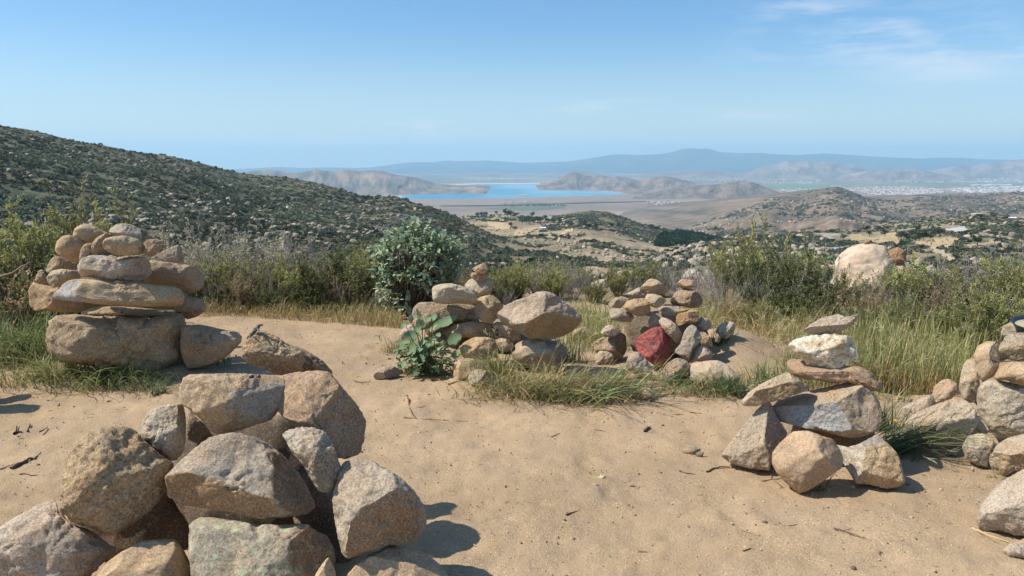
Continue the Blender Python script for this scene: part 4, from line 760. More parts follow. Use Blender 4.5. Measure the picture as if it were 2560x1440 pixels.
PROTO = {k: [shrub_meshes(k, 100 * i + j) for j in range(3 if k in ('green', 'grey', 'tall', 'dark') else 2)] for i, k in enumerate(KIND)}
NSHRUB = [0]
def shrub(x, Y, ytop, kind, label, wf=1.0, group=None, h=None, name='shrub'):
    """a shrub rooted where the ray of pixel column x reaches distance Y, as tall as it shows in the photo"""
    X = (x - 1280) / FPX * Y * 1.012; z = g_of(X, Y)[0]; top = at(x, ytop, Y)[2] if h is None else z + h
    h = max(top - z, .25); NSHRUB[0] += 1; ms = PROTO[kind]; fm, bmz = ms[NSHRUB[0] % len(ms)]
    r = link(name, None); r.empty_display_size = .1; tag(r, label, 'shrub', group)
    r.location = (X, Y, z - .02); r.rotation_euler = (rng.normal() * .05, rng.normal() * .05, rng.uniform(0, 6.28))
    wd = {'tall': .8, 'dead': 1.1}.get(kind, 1.15) * wf; sc_ = h / 1.02; ww = max(sc_ * wd, .35) * rng.uniform(.92, 1.12); r.scale = (ww, ww, sc_)
    link('foliage', fm, r); link('branches', bmz, r); return r
for a in [
 (-60, 7.6, 600, 'green', 'green shrub leaning in at the edge beside the tall cairn'), (30, 7.3, 590, 'green', 'green shrub with dry stems beside the dark lone boulder'), (95, 7.6, 556, 'green', 'leafy green shrub rising beside the upper stones of the tall cairn'),
 (155, 8.2, 545, 'green', 'green shrub directly behind the round ochre stones'), (212, 8.3, 478, 'tall', 'tallest sprig of yellow green leaves above the oval ochre stone'), (262, 8.6, 535, 'tall', 'thin leafy sprig behind the pale crowning stone'), (45, 6.9, 655, 'dark', 'low dark shrub in shade by the small tan stone'),
 (448, 9.6, 572, 'grey', 'silvery shrub with dry flower heads behind the tilted grey wedge'), (500, 9.2, 605, 'grey', 'grey shrub next to the silvery one behind the tall cairn', .9), (548, 9.0, 640, 'green', 'wispy green shrub behind the overhanging dark boulder'), (588, 9.5, 596, 'grey', 'pale grey shrub with dead heads standing above the wispy green one'),
 (632, 9.9, 560, 'dead', 'bare twig tips poking up highest above the grey shrubs'), (650, 9.4, 586, 'grey', 'grey shrub around the bare twig tips'), (622, 8.9, 655, 'green', 'olive wand like shrub in front of the bare twig tips'), (700, 9.4, 590, 'grey', 'broad grey headed shrub halfway to the leafy grey bush'),
 (725, 8.8, 650, 'green', 'light green shrub above the dry grass at the path bend'), (775, 9.2, 612, 'grey', 'grey shrub beside the upright dark green one'), (808, 8.9, 618, 'dark', 'upright dark green shrub among the grey headed ones'), (855, 9.2, 642, 'grey', 'thin grey shrub before the broad leaved bush'),
 (895, 8.8, 632, 'green', 'bright green shrub touching the broad leaved grey bush'), (560, 8.7, 690, 'dark', 'dark green wands at the foot of the olive shrubs'), (485, 8.7, 680, 'dark', 'dark shrub in the corner behind the shaded boulder'), (765, 8.6, 690, 'dark', 'low dark shrub over the dry grass strip'),
 (670, 8.6, 690, 'dark', 'low dark tangle under the broad grey headed shrub'), (1170, 9.6, 668, 'straw', 'reddish dry shrub behind the little stone stack'), (1192, 8.9, 695, 'green', 'olive shrub between the broad leaved bush and the stone stack'), (1245, 9.0, 668, 'green', 'bright green shrub behind the slim stack of stones'),
 (1295, 9.2, 664, 'green', 'green shrub behind the squat ochre block'), (1345, 9.3, 660, 'grey', 'grey green shrub above the balanced boulder'), (1392, 9.2, 668, 'green', 'green shrub over the peak of the balanced boulder'), (1418, 9.8, 652, 'grey', 'silver grey shrub behind the balanced boulder'),
 (1462, 9.9, 655, 'dead', 'purple grey bare shrub between the two stone piles'), (1485, 9.0, 715, 'green', 'low green shrub in the gap between the stone piles'), (1545, 9.4, 662, 'green', 'green shrub behind the flat jutting brown stone'), (1602, 9.5, 652, 'green', 'feathery green shrub behind the broader stone peak'),
 (1655, 9.6, 650, 'grey', 'grey shrub between the two peaks of the red stone pile'), (1700, 9.8, 642, 'dead', 'bare twiggy shrub beside the whitish boulders'), (1758, 9.4, 636, 'dead', 'dry bare bush beyond the flat cap stone'), (1740, 8.9, 720, 'straw', 'straw coloured shrub beside the dark brown block'),
 (1815, 8.7, 612, 'tall', 'tall thin shrub with bare lower stems near the dirt mound'), (1850, 8.5, 640, 'dead', 'leafless grey stems between the tall thin shrubs'), (1888, 8.5, 572, 'tall', 'tallest dark sprig standing against the rocky slope'), (1925, 8.4, 628, 'dark', 'dark bushy shrub under the tallest sprig'),
 (1985, 8.4, 588, 'tall', 'pair of leafy sprigs beside the huge pale dome'), (2015, 8.2, 640, 'dark', 'dense dark shrub in front of the pale dome'), (1965, 8.0, 690, 'dark', 'low dark shrub above the blade shaped stone'), (2085, 8.3, 650, 'tall', 'sprig crossing the foot of the huge pale dome'),
 (2060, 7.9, 712, 'green', 'green shrub just above the blade shaped stone'), (2135, 8.2, 690, 'green', 'low green shrub across the base of the pale dome'), (2188, 8.0, 700, 'grey', 'grey green shrub under the brown cap rock'), (2245, 8.1, 672, 'green', 'bright green shrub beside the low pale boulder'),
 (2292, 7.9, 652, 'green', 'tall grassy looking green shrub beyond the cap rock'), (2340, 7.9, 662, 'grey', 'grey tinged shrub in the middle of the brush'), (2388, 8.4, 620, 'dead', 'purplish bare shrub standing above the brush'), (2400, 7.6, 680, 'green', 'green shrub below the purplish bare one'),
 (2446, 7.5, 660, 'grey', 'grey olive shrub near the edge of the brush'), (2495, 7.5, 648, 'dead', 'thin bare stems before the last green shrubs'), (2520, 7.3, 668, 'green', 'green shrub above the bowl cairn'), (2585, 7.2, 650, 'green', 'outermost green shrub beyond the bowl cairn'),
 (2240, 7.4, 740, 'dark', 'dark shrub behind the tall green grass'), (2330, 7.2, 745, 'dark', 'shady shrub where the tall grass ends'), (2420, 7.0, 740, 'green', 'bright leafy shrub behind the rounded orange stone'), (2505, 6.8, 735, 'green', 'leafy shrub directly behind the metal bowl'), (2560, 6.6, 760, 'dark', 'dark leafy shrub at the outer end behind the bowl'),
 (2140, 7.5, 752, 'dark', 'dark twiggy shrub behind the white quartz'), (1835, 7.9, 735, 'straw', 'dry tan shrub on the slope of the dirt mound'), (1900, 7.6, 748, 'green', 'small green shrub among drooping dry grass'), (2030, 7.6, 748, 'dark', 'small dark shrub behind the blade shaped stone')]:
    shrub(*a[:5], *(a[5:]))
for i, (x, Y, yt, kd, lab) in enumerate([(475, 9.0, 612, 'dead', 'pale bare stems behind the stone wedge at the end of the tall cairn'), (540, 8.75, 640, 'dead', 'bare grey stems woven through the wispy green shrub'), (600, 8.7, 668, 'straw', 'low straw coloured shrub at the foot of the olive shrubs'), (690, 8.7, 655, 'dead', 'bare pale twigs in front of the broad grey headed shrub'),
 (745, 9.0, 640, 'dead', 'grey dead twigs above the dry grass strip'), (830, 8.65, 672, 'straw', 'tan dry shrub near the upright dark green one'), (870, 8.75, 660, 'dead', 'dead twigs between the thin grey shrub and the broad leaved bush'), (1265, 8.9, 690, 'dead', 'bare twigs in front of the green shrubs behind the slim stack'), (1430, 9.3, 680, 'dead', 'bare twigs over the shoulder of the balanced boulder'),
 (1590, 9.2, 675, 'dead', 'bare twigs behind the broader stone peak'), (1800, 8.3, 660, 'dead', 'bare branching stems at the foot of the tall thin shrub'), (1945, 8.1, 655, 'dead', 'dead branching stems beneath the tallest sprig'), (2060, 8.1, 660, 'dead', 'dead stems before the pale dome'), (2165, 7.7, 705, 'straw', 'dry brown shrub before the brown cap rock'),
 (2215, 7.8, 690, 'dead', 'pale bare stems in the green brush beyond the cap rock'), (2310, 7.6, 690, 'dead', 'bare stems among the green shrubs above the tall grass'), (2370, 7.4, 700, 'straw', 'tan shrub under the purplish bare one'), (2470, 7.2, 690, 'dead', 'bare forked stems above the bowl cairn'), (70, 7.4, 600, 'dead', 'bare stems rising from the green shrubs by the tall cairn'), (10, 7.0, 640, 'straw', 'dry tangle at the edge by the small tan stone')]):
    shrub(x, Y, yt, kd, lab)
# the brush that runs on down the slope behind the first row
k = 0
for i in range(95):
    Yv = rng.uniform(10.5, 30); x = rng.uniform(-250, 2800); hh = rng.uniform(.55, 1.15)
    kd = rng.choice(['green', 'grey', 'dark', 'dead', 'grey', 'green'])
    if abs(x - 2165) < 130 and Yv < 24: continue
    if 1460 < x < 1840 and Yv < 19: hh *= .55
    zz = g_of((x - 1280) / FPX * Yv, Yv)[0]; lim = at(x, 655 if 1080 < x < 1750 else 620, Yv)[2] - zz; hh = max(.3, min(hh, lim * rng.uniform(.85, 1.0)))
    shrub(x, Yv, 0, kd, {'green': 'green shrub in the brush on the slope beyond the first row', 'grey': 'grey shrub in the brush on the slope beyond the first row', 'dark': 'dark shrub in the brush on the slope beyond the first row', 'dead': 'bare shrub in the brush on the slope beyond the first row'}[kd], 1.0, kd + ' shrubs on the slope beyond the first row', hh)

# ---------- the bush with broad grey leaves
def broad_leaf(so, base, d, L, W, col, rs, droop=.25, scallop=False):
    """one leaf blade with a midrib fold, n rows wide"""
    n = 9 if scallop else 5; s = np.linspace(0, 1, n); up = unit(np.array([0, 0, 1.0]) - d * d[2] + rs.normal(size=3) * .25); side = unit(np.cross(d, up)); up = np.cross(side, d)
    wv = W * np.sin(math.pi * np.clip(s * .93 + .05, 0, 1)) ** .75
    if scallop: wv = wv * (1 + .12 * np.sin(np.arange(n) * 3.1 + 1))
    mid = base + d * (s * L)[:, None] - np.array([0, 0, droop * L]) * (s ** 2)[:, None]
    lf, rt = mid + side * wv[:, None] + up * (wv * .35)[:, None], mid - side * wv[:, None] + up * (wv * .35)[:, None]
    V = np.concatenate([lf, mid, rt]); F = grid_faces(3, n); C = np.tile(col, (3 * n, 1)); C[n:2 * n] *= 1.18; so.add(V, F, C)
rs = np.random.RandomState(5)
bY = 8.35; bx = 1032; bX = (bx - 1280) / FPX * bY * 1.012; bz = g_of(bX, bY)[0]
root = link('broadleaf_bush', None); root.location = (bX, bY, bz); tag(root, 'rounded bush with broad grey green leaves and a few purple flowers', 'bush')
fo, st = Soup(), Soup(); hz = at(bx, 558, bY)[2] - bz; wx = .50
for i in range(430):
    a = rs.uniform(0, 2 * math.pi); el = math.asin(rs.uniform(-.75, 1)); rr_ = rs.uniform(.72, 1.03) if i > 60 else rs.uniform(.3, .8)
    rr_ *= 1 + .13 * math.sin(3 * a + 1) * math.cos(el) + .16 * math.sin(5 * el + 2 * a) * math.sin(2 * a + 2)
    c = np.array([math.cos(a) * math.cos(el) * wx * rr_ + .03, math.sin(a) * math.cos(el) * wx * .9 * rr_, hz * .52 + math.sin(el) * hz * .50 * rr_])
    if c[2] < .08: c[2] = .08 + rs.rand() * .1
    out = unit(np.array([math.cos(a) * math.cos(el), math.sin(a) * math.cos(el), math.sin(el) * .8 + .75]))
    b0 = np.array([rs.normal() * .06, rs.normal() * .06, 0]); s = np.linspace(0, 1, 5)[:, None]; P = b0 + (c - b0) * s + np.array([0, 0, -.10]) * s * (1 - s) * 2
    V, F = tube(P, np.linspace(.008, .003, 5), 4); st.add(V, F, np.array([.17, .13, .09]) * rs.uniform(.7, 1.2))
    nl = rs.randint(7, 12); vv = rs.uniform(.8, 1.2)
    for j in range(nl):
        d = unit(out * rs.uniform(.3, 1.0) + rs.normal(size=3) * .55); col = np.array([.33, .395, .25]) * vv * rs.uniform(.82, 1.2)
        if rs.rand() < .02: col = np.array([.40, .36, .10])
        broad_leaf(fo, c - out * rs.uniform(0, .05), d, rs.uniform(.045, .085), rs.uniform(.012, .021), col, rs, .15)
for i in range(13):
    a = rs.uniform(0, 2 * math.pi); px_, pz = rs.choice([(-.22, .98), (-.12, 1.02), (.12, 1.0), (.52, .55), (.3, .95)], 1)[0] if False else [(-.26, .96), (-.10, 1.02), (.12, 1.01), (.50, .52), (.34, .9)][i % 5]
    q = np.array([px_ + rs.normal() * .05, rs.normal() * .08, hz * pz + rs.uniform(0, .05)]); n = 12
    fw = Soup(); leaves(fw, q + rs.normal(size=(n, 3)) * .014, unit(rs.normal(size=(n, 3))), np.full(n, .018), np.full(n, .007), np.tile(np.array([.40, .32, .42]) * rs.uniform(.8, 1.2), (n, 1)), rs); link('flower', fw.mesh('flower', M_LEAF), root)
M_SAGE = leaf_material('broad_grey_leaf', .75, .25, .02)
link('foliage', fo.mesh('foliage', M_SAGE), root); link('stems', st.mesh('stems', M_TWIG), root)

# ---------- the small plant with big scalloped leaves in front of the balanced boulder pile
rs = np.random.RandomState(8); P0 = ground_pt(np.array([1068.]), np.array([938.]))[0]
root = link('leafy_plant', None); root.location = P0; tag(root, 'low plant with large scalloped green leaves in front of the balanced boulder pile', 'plant')
fo, st, wd = Soup(), Soup(), Soup()
Z9 = lambda x, y: (970 + x / 6.0, 760 + y / 6.0)
for (ax, ay, tx, ty, wid) in [(500, 330, 440, 70, 75), (560, 330, 420, 260, 70), (520, 340, 480, 220, 60), (690, 330, 1040, 170, 90), (620, 400, 740, 310, 50), (480, 460, 230, 470, 80), (400, 580, 330, 760, 85), (480, 700, 600, 690, 65), (780, 600, 870, 560, 50), (900, 580, 1100, 470, 95), (950, 780, 1130, 700, 85), (700, 560, 670, 470, 40),
        (430, 420, 470, 300, 60), (360, 260, 320, 170, 50), (270, 330, 200, 300, 50), (330, 560, 100, 570, 50), (820, 720, 800, 790, 50), (640, 620, 560, 600, 60), (560, 560, 480, 580, 50), (740, 680, 800, 650, 40), (560, 780, 500, 860, 50), (680, 250, 690, 130, 60), (620, 260, 590, 200, 50), (720, 520, 780, 430, 50)]:
    Yl = P0[1] + rs.uniform(-.16, .02); A = at(*Z9(ax, ay), Yl); B = at(*Z9(tx, ty), Yl - rs.uniform(-.04, .06)); L = np.linalg.norm(B - A); d = (B - A) / L; base = A - P0
    col = np.array([.185, .25, .13]) * rs.uniform(.8, 1.25); up_ = unit(np.array([-.3, -.75, .6]) + rs.normal(size=3) * .2)
    n = 11; s = np.linspace(0, 1, n); side = unit(np.cross(d, up_)); up2 = np.cross(side, d); W = wid / 6.0 * Yl / FPX * .95
    wv = W * np.sin(math.pi * np.clip(s * .9 + .07, 0, 1)) ** .7 * (1 + .13 * (np.arange(n) % 2)); mid = base + d * (s * L)[:, None] - up2 * (.12 * L * np.sin(math.pi * s))[:, None]
    V = np.concatenate([mid + side * wv[:, None] + up2 * (wv * .3)[:, None], mid, mid - side * wv[:, None] + up2 * (wv * .3)[:, None]]); C = np.tile(col, (3 * n, 1)); C[n:2 * n] *= 1.35; fo.add(V, grid_faces(3, n), C)
    sp = np.linspace(0, 1, 5)[:, None]; Q = np.array([rs.normal() * .03, rs.normal() * .03, 0]) * (1 - sp) + base * sp + np.array([0, 0, .05]) * sp * (1 - sp)
    V, F = tube(Q, np.linspace(.006, .0025, 5), 5); st.add(V, F, np.array([.16, .19, .07]))
for i in range(130):
    a = rs.uniform(0, 6.28); q = np.array([math.cos(a), math.sin(a) * .7, 0]) * rs.uniform(.02, .19) + [0, 0, rs.uniform(.03, .24)]; d = unit(np.array([math.cos(a), math.sin(a) - .3, rs.uniform(-.1, .7)]) + rs.normal(size=3) * .3)
    broad_leaf(fo, q, d, rs.uniform(.05, .10), rs.uniform(.018, .034), np.array([.185, .25, .13]) * rs.uniform(.75, 1.25), rs, .3, True)
n = 420; p = np.stack([rs.normal(size=n) * .13 - .02, rs.normal(size=n) * .08, np.abs(rs.normal(size=n)) * .07 + .01], -1)
leaves(wd, p, unit(rs.normal(size=(n, 3)) + [0, 0, .5]), rs.uniform(.015, .045, n), rs.uniform(.004, .011, n), np.array([.12, .145, .055]) * rs.uniform(.6, 1.5, (n, 1)), rs)
link('large_leaves', fo.mesh('large_leaves', M_SAGE), root); link('stems', st.mesh('stems', M_LEAF), root); link('small_leaves', wd.mesh('small_leaves', M_LEAF), root)

# ---------- grass
GREEN, LIME, STRAW, RUST, BLUEG = (.13, .185, .055), (.27, .30, .09), (.52, .41, .19), (.40, .245, .115), (.115, .165, .08)
def blades(so, P, H, lean, cols, W, rs, droop=.5, heads=0.0, lean_dir=None, spread=1.0):
    """tapering, bent grass blades standing at points P"""
    n = len(P); k = 6; a = rs.uniform(0, 2 * math.pi, n); out = np.stack([np.cos(a), np.sin(a), 0 * a], -1)
    if lean_dir is not None: out = unit(out * spread + np.array(lean_dir))
    s = np.linspace(0, 1, k)[None, :, None]; ln = (lean * rs.uniform(.2, 1.3, n))[:, None, None]; H_ = H[:, None, None]; dr = (droop * rs.uniform(0, 1.4, n))[:, None, None]
    mid = P[:, None] + np.array([0, 0, 1.0]) * H_ * (s - dr * .55 * s ** 3) + out[:, None] * H_ * (ln * s + dr * .75 * s ** 2.4)
    side = np.cross(out, [0, 0, 1.0]) + rs.normal(size=(n, 3)) * .3; side = unit(side)[:, None]; wv = (W * rs.uniform(.6, 1.4, n))[:, None, None] * (1 - s ** 1.6 * .93)
    V = np.stack([mid - side * wv, mid + side * wv], 2).reshape(n, k * 2, 3); f = []
    for i in range(k - 1): f.append([2 * i, 2 * i + 1, 2 * i + 3, 2 * i + 2])
    F = (np.array(f)[None] + (np.arange(n) * 2 * k)[:, None, None]).reshape(-1, 4)
    ci = rs.randint(0, len(cols), n); c = np.array(cols)[ci] * rs.uniform(.7, 1.3, (n, 1)); tipc = np.array(STRAW) * rs.uniform(.7, 1.1, (n, 1)); m = (np.repeat(np.linspace(0, 1, k), 2) ** 2 * .35)[None, :, None] * rs.uniform(0, 1, (n, 1, 1))
    so.add(V.reshape(-1, 3), F, (c[:, None] * (1 - m) + tipc[:, None] * m).reshape(-1, 3))
    hd = np.where(rs.rand(n) < heads)[0]
    for h in hd:    # a drooping seed head of long awns
        tip, d = mid[h, -1], unit(mid[h, -1] - mid[h, -2]); q = 9; L = rs.uniform(.035, .06)
        leaves(so, tip - d * np.linspace(0, .05, q)[:, None], unit(d + rs.normal(size=(q, 3)) * .28 + [0, 0, -.15]), np.full(q, L), np.full(q, .0022), np.tile(np.array([.40, .37, .19]) * rs.uniform(.7, 1.2), (q, 1)), rs)
def area_pts(poly, n, rs):
    poly = np.array(poly, float); out = []
    while len(out) < n:
        c = rs.uniform(poly.min(0), poly.max(0), (4 * n, 2)); c = c[in_poly(c[:, 0], c[:, 1], poly)]; out.extend(c.tolist())
    c = np.array(out[:n]); P = ground_pt(c[:, 0], c[:, 1]); P[:, 2] -= .01; return P
def grass(poly, n, h, cols, label, W=.0035, lean=.3, droop=.5, heads=0.0, seed=0, clump=0.0, lean_dir=None, spread=1.0, hmap=None):
    rs = np.random.RandomState(300 + seed); so = Soup(); P = area_pts(poly, n, rs)
    H = h * rs.uniform(.45, 1.15, n) * (1 + clump * fbm(P * 3.1, 3))
    blades(so, P, np.maximum(H, .03), lean, cols, W, rs, droop, heads, lean_dir, spread); o = link('grass', so.mesh('grass', M_GRASS)); return stuff(o, label, 'grass')
grass([(2040, 985), (2030, 900), (2110, 850), (2200, 790), (2420, 800), (2560, 830), (2540, 880), (2420, 920), (2400, 985), (2300, 990), (2200, 985), (2130, 975)], 3900, .34, [LIME, (.22, .25, .075), (.19, .225, .07), (.30, .28, .10), STRAW], 'tall yellow green grass behind the quartz cairn and the bowl cairn', .0034, .18, .35, .10, 1, .4)
grass([(2060, 992), (2120, 975), (2230, 985), (2390, 990), (2400, 960), (2130, 950)], 900, .22, [RUST, STRAW, (.30, .2, .1)], 'rust coloured dry stalks at the foot of the tall grass', .003, .3, .4, 0, 2)
grass([(1420, 862), (1380, 790), (1440, 775), (1530, 790), (1560, 830), (1500, 870)], 900, .24, [LIME, (.18, .22, .07), STRAW], 'pale green grass between the two stone piles', .0032, .3, .6, .1, 3)
grass([(490, 792), (500, 770), (620, 762), (780, 765), (930, 780), (1010, 800), (1000, 824), (880, 812), (700, 800), (560, 790)], 2800, .16, [STRAW, (.44, .37, .15), (.36, .31, .11), RUST], 'golden dry grass along the far edge of the path', .003, .35, .5, .05, 4, .6)
grass([(640, 780), (640, 745), (900, 745), (1000, 790), (900, 800)], 1100, .26, [(.19, .20, .07), (.25, .22, .09), STRAW, GREEN], 'mixed green and straw grass below the shrubs at the path bend', .003, .35, .7, .12, 5, .5)
grass([(1740, 830), (1750, 770), (1850, 745), (2000, 760), (2080, 800), (2060, 860), (1990, 880), (1900, 850), (1830, 815)], 2400, .26, [STRAW, RUST, (.23, .21, .08), LIME, (.40, .29, .15)], 'drooping straw grass above the dirt mound', .003, .4, .9, .12, 6, .5)
grass([(1950, 990), (1960, 900), (2050, 850), (2120, 880), (2070, 960), (2010, 990)], 700, .22, [GREEN, LIME, STRAW], 'green grass behind the tilted slab of the quartz cairn', .003, .35, .6, .1, 7)
grass([(1700, 760), (1760, 740), (1800, 790), (1760, 840), (1700, 830)], 500, .25, [GREEN, LIME, STRAW], 'tufty grass beside the rust coloured block', .003, .35, .6, .1, 8)
grass([(1790, 880), (1960, 880), (1990, 960), (1930, 980), (1840, 960)], 260, .10, [STRAW, RUST, LIME], 'sparse dry grass on the dirt mound', .003, .5, .8, 0, 9)
# clumps that can be told apart
def clump(x, y, n, h, cols, label, rad=.10, W=.0034, lean=.55, droop=.9, heads=0.0, lean_dir=None, spread=1.0, ry=.6, dry=.3):
    rs = np.random.RandomState(int(x * 7 + y)); P0 = ground_pt(np.array([float(x)]), np.array([float(y)]))[0]; so, sd = Soup(), Soup()
    def pts(m, f): 
        q = np.stack([rs.normal(size=m) * rad * f, rs.normal(size=m) * rad * ry * f, np.zeros(m)], -1); q[:, 2] = g_of(q[:, 0] + P0[0], q[:, 1] + P0[1]) - P0[2] - .01; return q
    blades(so, pts(n, 1), h * rs.uniform(.4, 1.15, n), lean, cols, W, rs, droop, heads, lean_dir, spread); r = link('grass_clump', None); r.location = P0; tag(r, label, 'grass clump'); link('green_grass', so.mesh('green_grass', M_GRASS), r)
    m = int(n * dry)
    if m > 50: blades(sd, pts(m, 1.25), h * .45 * rs.uniform(.4, 1.2, m), .9, [STRAW, RUST, (.28, .19, .10)], W * .8, rs, .9); link('dry_grass', sd.mesh('dry_grass', M_GRASS), r)
    return r
clump(60, 905, 620, .50, [(.17, .23, .09), GREEN, LIME, (.20, .24, .08)], 'thick clump of long green grass at the open side of the tall cairn', .20, .0036, .5, .8, .04)
clump(140, 945, 520, .27, [GREEN, LIME, LIME, (.24, .22, .09), STRAW], 'dense ragged grass before the left end of the huge base boulder'.replace('left', 'rounded'), .19, .0032, .7, 1.0)
clump(255, 955, 360, .22, [GREEN, LIME, BLUEG, (.14, .16, .06)], 'sprawling grass in the middle under the huge base boulder', .17, .0034, .9, 1.1, 0, (.6, -.2, 0))
clump(350, 965, 220, .16, [BLUEG, GREEN, (.17, .15, .07)], 'low tangled grass at the shaded corner of the huge base boulder', .14, .003, .9, 1.0, 0, None, 1, .6, .7)
clump(395, 985, 60, .13, [BLUEG, GREEN], 'small star shaped tuft on the path near the flat topped block', .035, .003, .9, .8, 0, None, 1, .6, .1)
clump(425, 900, 60, .34, [LIME, STRAW, (.2, .2, .08)], 'few thin stalks with seed heads against the huge base boulder', .07, .0022, .2, .35, .5, None, 1, .5, .1)
clump(510, 905, 120, .30, [BLUEG, GREEN], 'dark grass in the shadow beside the long pointed boulder', .12, .0034, .5, .8, 0, None, 1, .6, .2)
clump(20, 830, 200, .35, [GREEN, LIME, STRAW], 'green grass behind the thick clump beside the tall cairn', .16, .0034, .4, .6, .08)
clump(1300, 985, 520, .27, [GREEN, BLUEG, LIME, STRAW, RUST, STRAW], 'spiky grass clump in front of the rounded boulder under the balanced one', .17, .0032, .8, .95, .05, (.3, -.2, 0))
clump(1235, 945, 220, .33, [(.13, .16, .05), LIME, STRAW], 'long arching grass beside the grey angular stone', .08, .003, .6, 1.0, .12, (-.5, 0, 0), .8, .6, .8)
clump(1400, 985, 330, .20, [GREEN, RUST, LIME, STRAW], 'wide low clump spilling onto the path', .17, .0032, 1.0, 1.1, 0, (.3, -.3, 0), 1, .6, .7)
clump(1480, 985, 560, .26, [BLUEG, BLUEG, GREEN, LIME, STRAW, RUST], 'wind blown grass in front of the grey granite stone', .20, .0034, 1.0, 1.1, .06, (.9, -.2, 0), .8, .6, .4)
clump(1400, 905, 200, .34, [BLUEG, GREEN, LIME], 'upright grass between the brown hump and the balanced boulder', .09, .0034, .4, .6, .04)
clump(1310, 905, 50, .45, [LIME, (.16, .18, .06), STRAW], 'tall thin stalks standing against the balanced boulder', .10, .0022, .3, .4, .5, None, 1, .4, .1)
clump(1520, 870, 260, .26, [(.18, .19, .07), STRAW, LIME], 'straw mixed grass behind the brown hump', .15, .003, .5, .9, .1)
clump(1755, 980, 210, .18, [GREEN, BLUEG, LIME, STRAW], 'grass along the foot of the wide tan boulder', .17, .0032, .8, 1.0, .04, None, 1, .4, .4)
clump(1822, 985, 160, .22, [BLUEG, GREEN], 'spreading star of blades beside the wide tan boulder', .07, .0038, .9, .9, 0, (.3, 0, 0), 1, .6, .2)
clump(1690, 960, 90, .16, [GREEN, LIME], 'thin grass between the rough brown stone and the wide boulder', .07, .003, .8, .9)
clump(1800, 905, 90, .22, [BLUEG, GREEN], 'small upright grass beside the pinkish stone', .05, .0036, .4, .6, 0, None, 1, .5, .1)
clump(1915, 960, 130, .22, [GREEN, BLUEG, LIME], 'tuft of grass behind the jutting tilted slab', .07, .0034, .4, .6)
clump(2225, 1125, 240, .30, [GREEN, BLUEG, (.2, .21, .08)], 'swept grass trailing onto the path beside the quartz cairn', .08, .0034, 1.0, 1.1, .06, (1.4, -.55, 0), .7, .8, .2)
clump(2205, 1075, 110, .24, [(.05, .085, .035), BLUEG], 'dark upright grass behind the two toned block', .06, .0036, .5, .6, 0, None, 1, .6, .1)
clump(2215, 995, 60, .16, [GREEN, LIME, STRAW], 'short grass on the bare ground behind the quartz cairn', .09, .003, 1.0, .9)
clump(1912, 1172, 30, .05, [GREEN, (.06, .11, .03)], 'tiny green weed between the pyramid stone and the brown boulder', .025, .004, .8, .6, 0, None, 1, .6, 0)
clump(2050, 1228, 16, .12, [GREEN, BLUEG], 'few blades sprouting under the brown rounded boulder', .015, .0036, .8, .9, 0, None, 1, .6, .2)
clump(2484, 1196, 20, .05, [GREEN, LIME], 'tiny green weed below the two toned stone', .02, .003, .8, .6, 0, None, 1, .6, 0)
clump(1000, 880, 160, .20, [STRAW, (.22, .2, .08), LIME], 'dry weedy grass beside the low leafy plant', .08, .0028, .5, .8, .05)
clump(1040, 935, 120, .10, [(.2, .2, .08), STRAW, GREEN], 'short weeds at the foot of the low leafy plant', .09, .003, .8, .8)
# yellow flower beside the quartz cairn
P0 = ground_pt(np.array([2232.]), np.array([1105.]))[0]; r = link('yellow_flower', None); r.location = P0; tag(r, 'single small yellow flower beside the quartz cairn', 'flower')
so = Soup(); V, F = tube([[0, 0, 0], [.005, 0, .06], [0, -.01, .125]], .0022, 5); so.add(V, F, np.array([.12, .17, .05])); rs = np.random.RandomState(4)
n = 24; leaves(so, np.tile([0, 0, .02], (n, 1)) + rs.normal(size=(n, 3)) * .02, unit(rs.normal(size=(n, 3)) + [0, 0, .6]), np.full(n, .035), np.full(n, .006), np.tile([.11, .15, .05], (n, 1)), rs); link('stem', so.mesh('stem', M_LEAF), r)
so = Soup(); n = 20; leaves(so, np.tile([0, -.01, .125], (n, 1)), unit(np.stack([np.cos(np.arange(n)), np.sin(np.arange(n)), rs.uniform(.2, 1.2, n)], -1)), np.full(n, .016), np.full(n, .005), np.tile([.75, .55, .03], (n, 1)), rs); link('petals', so.mesh('petals', M_LEAF), r)
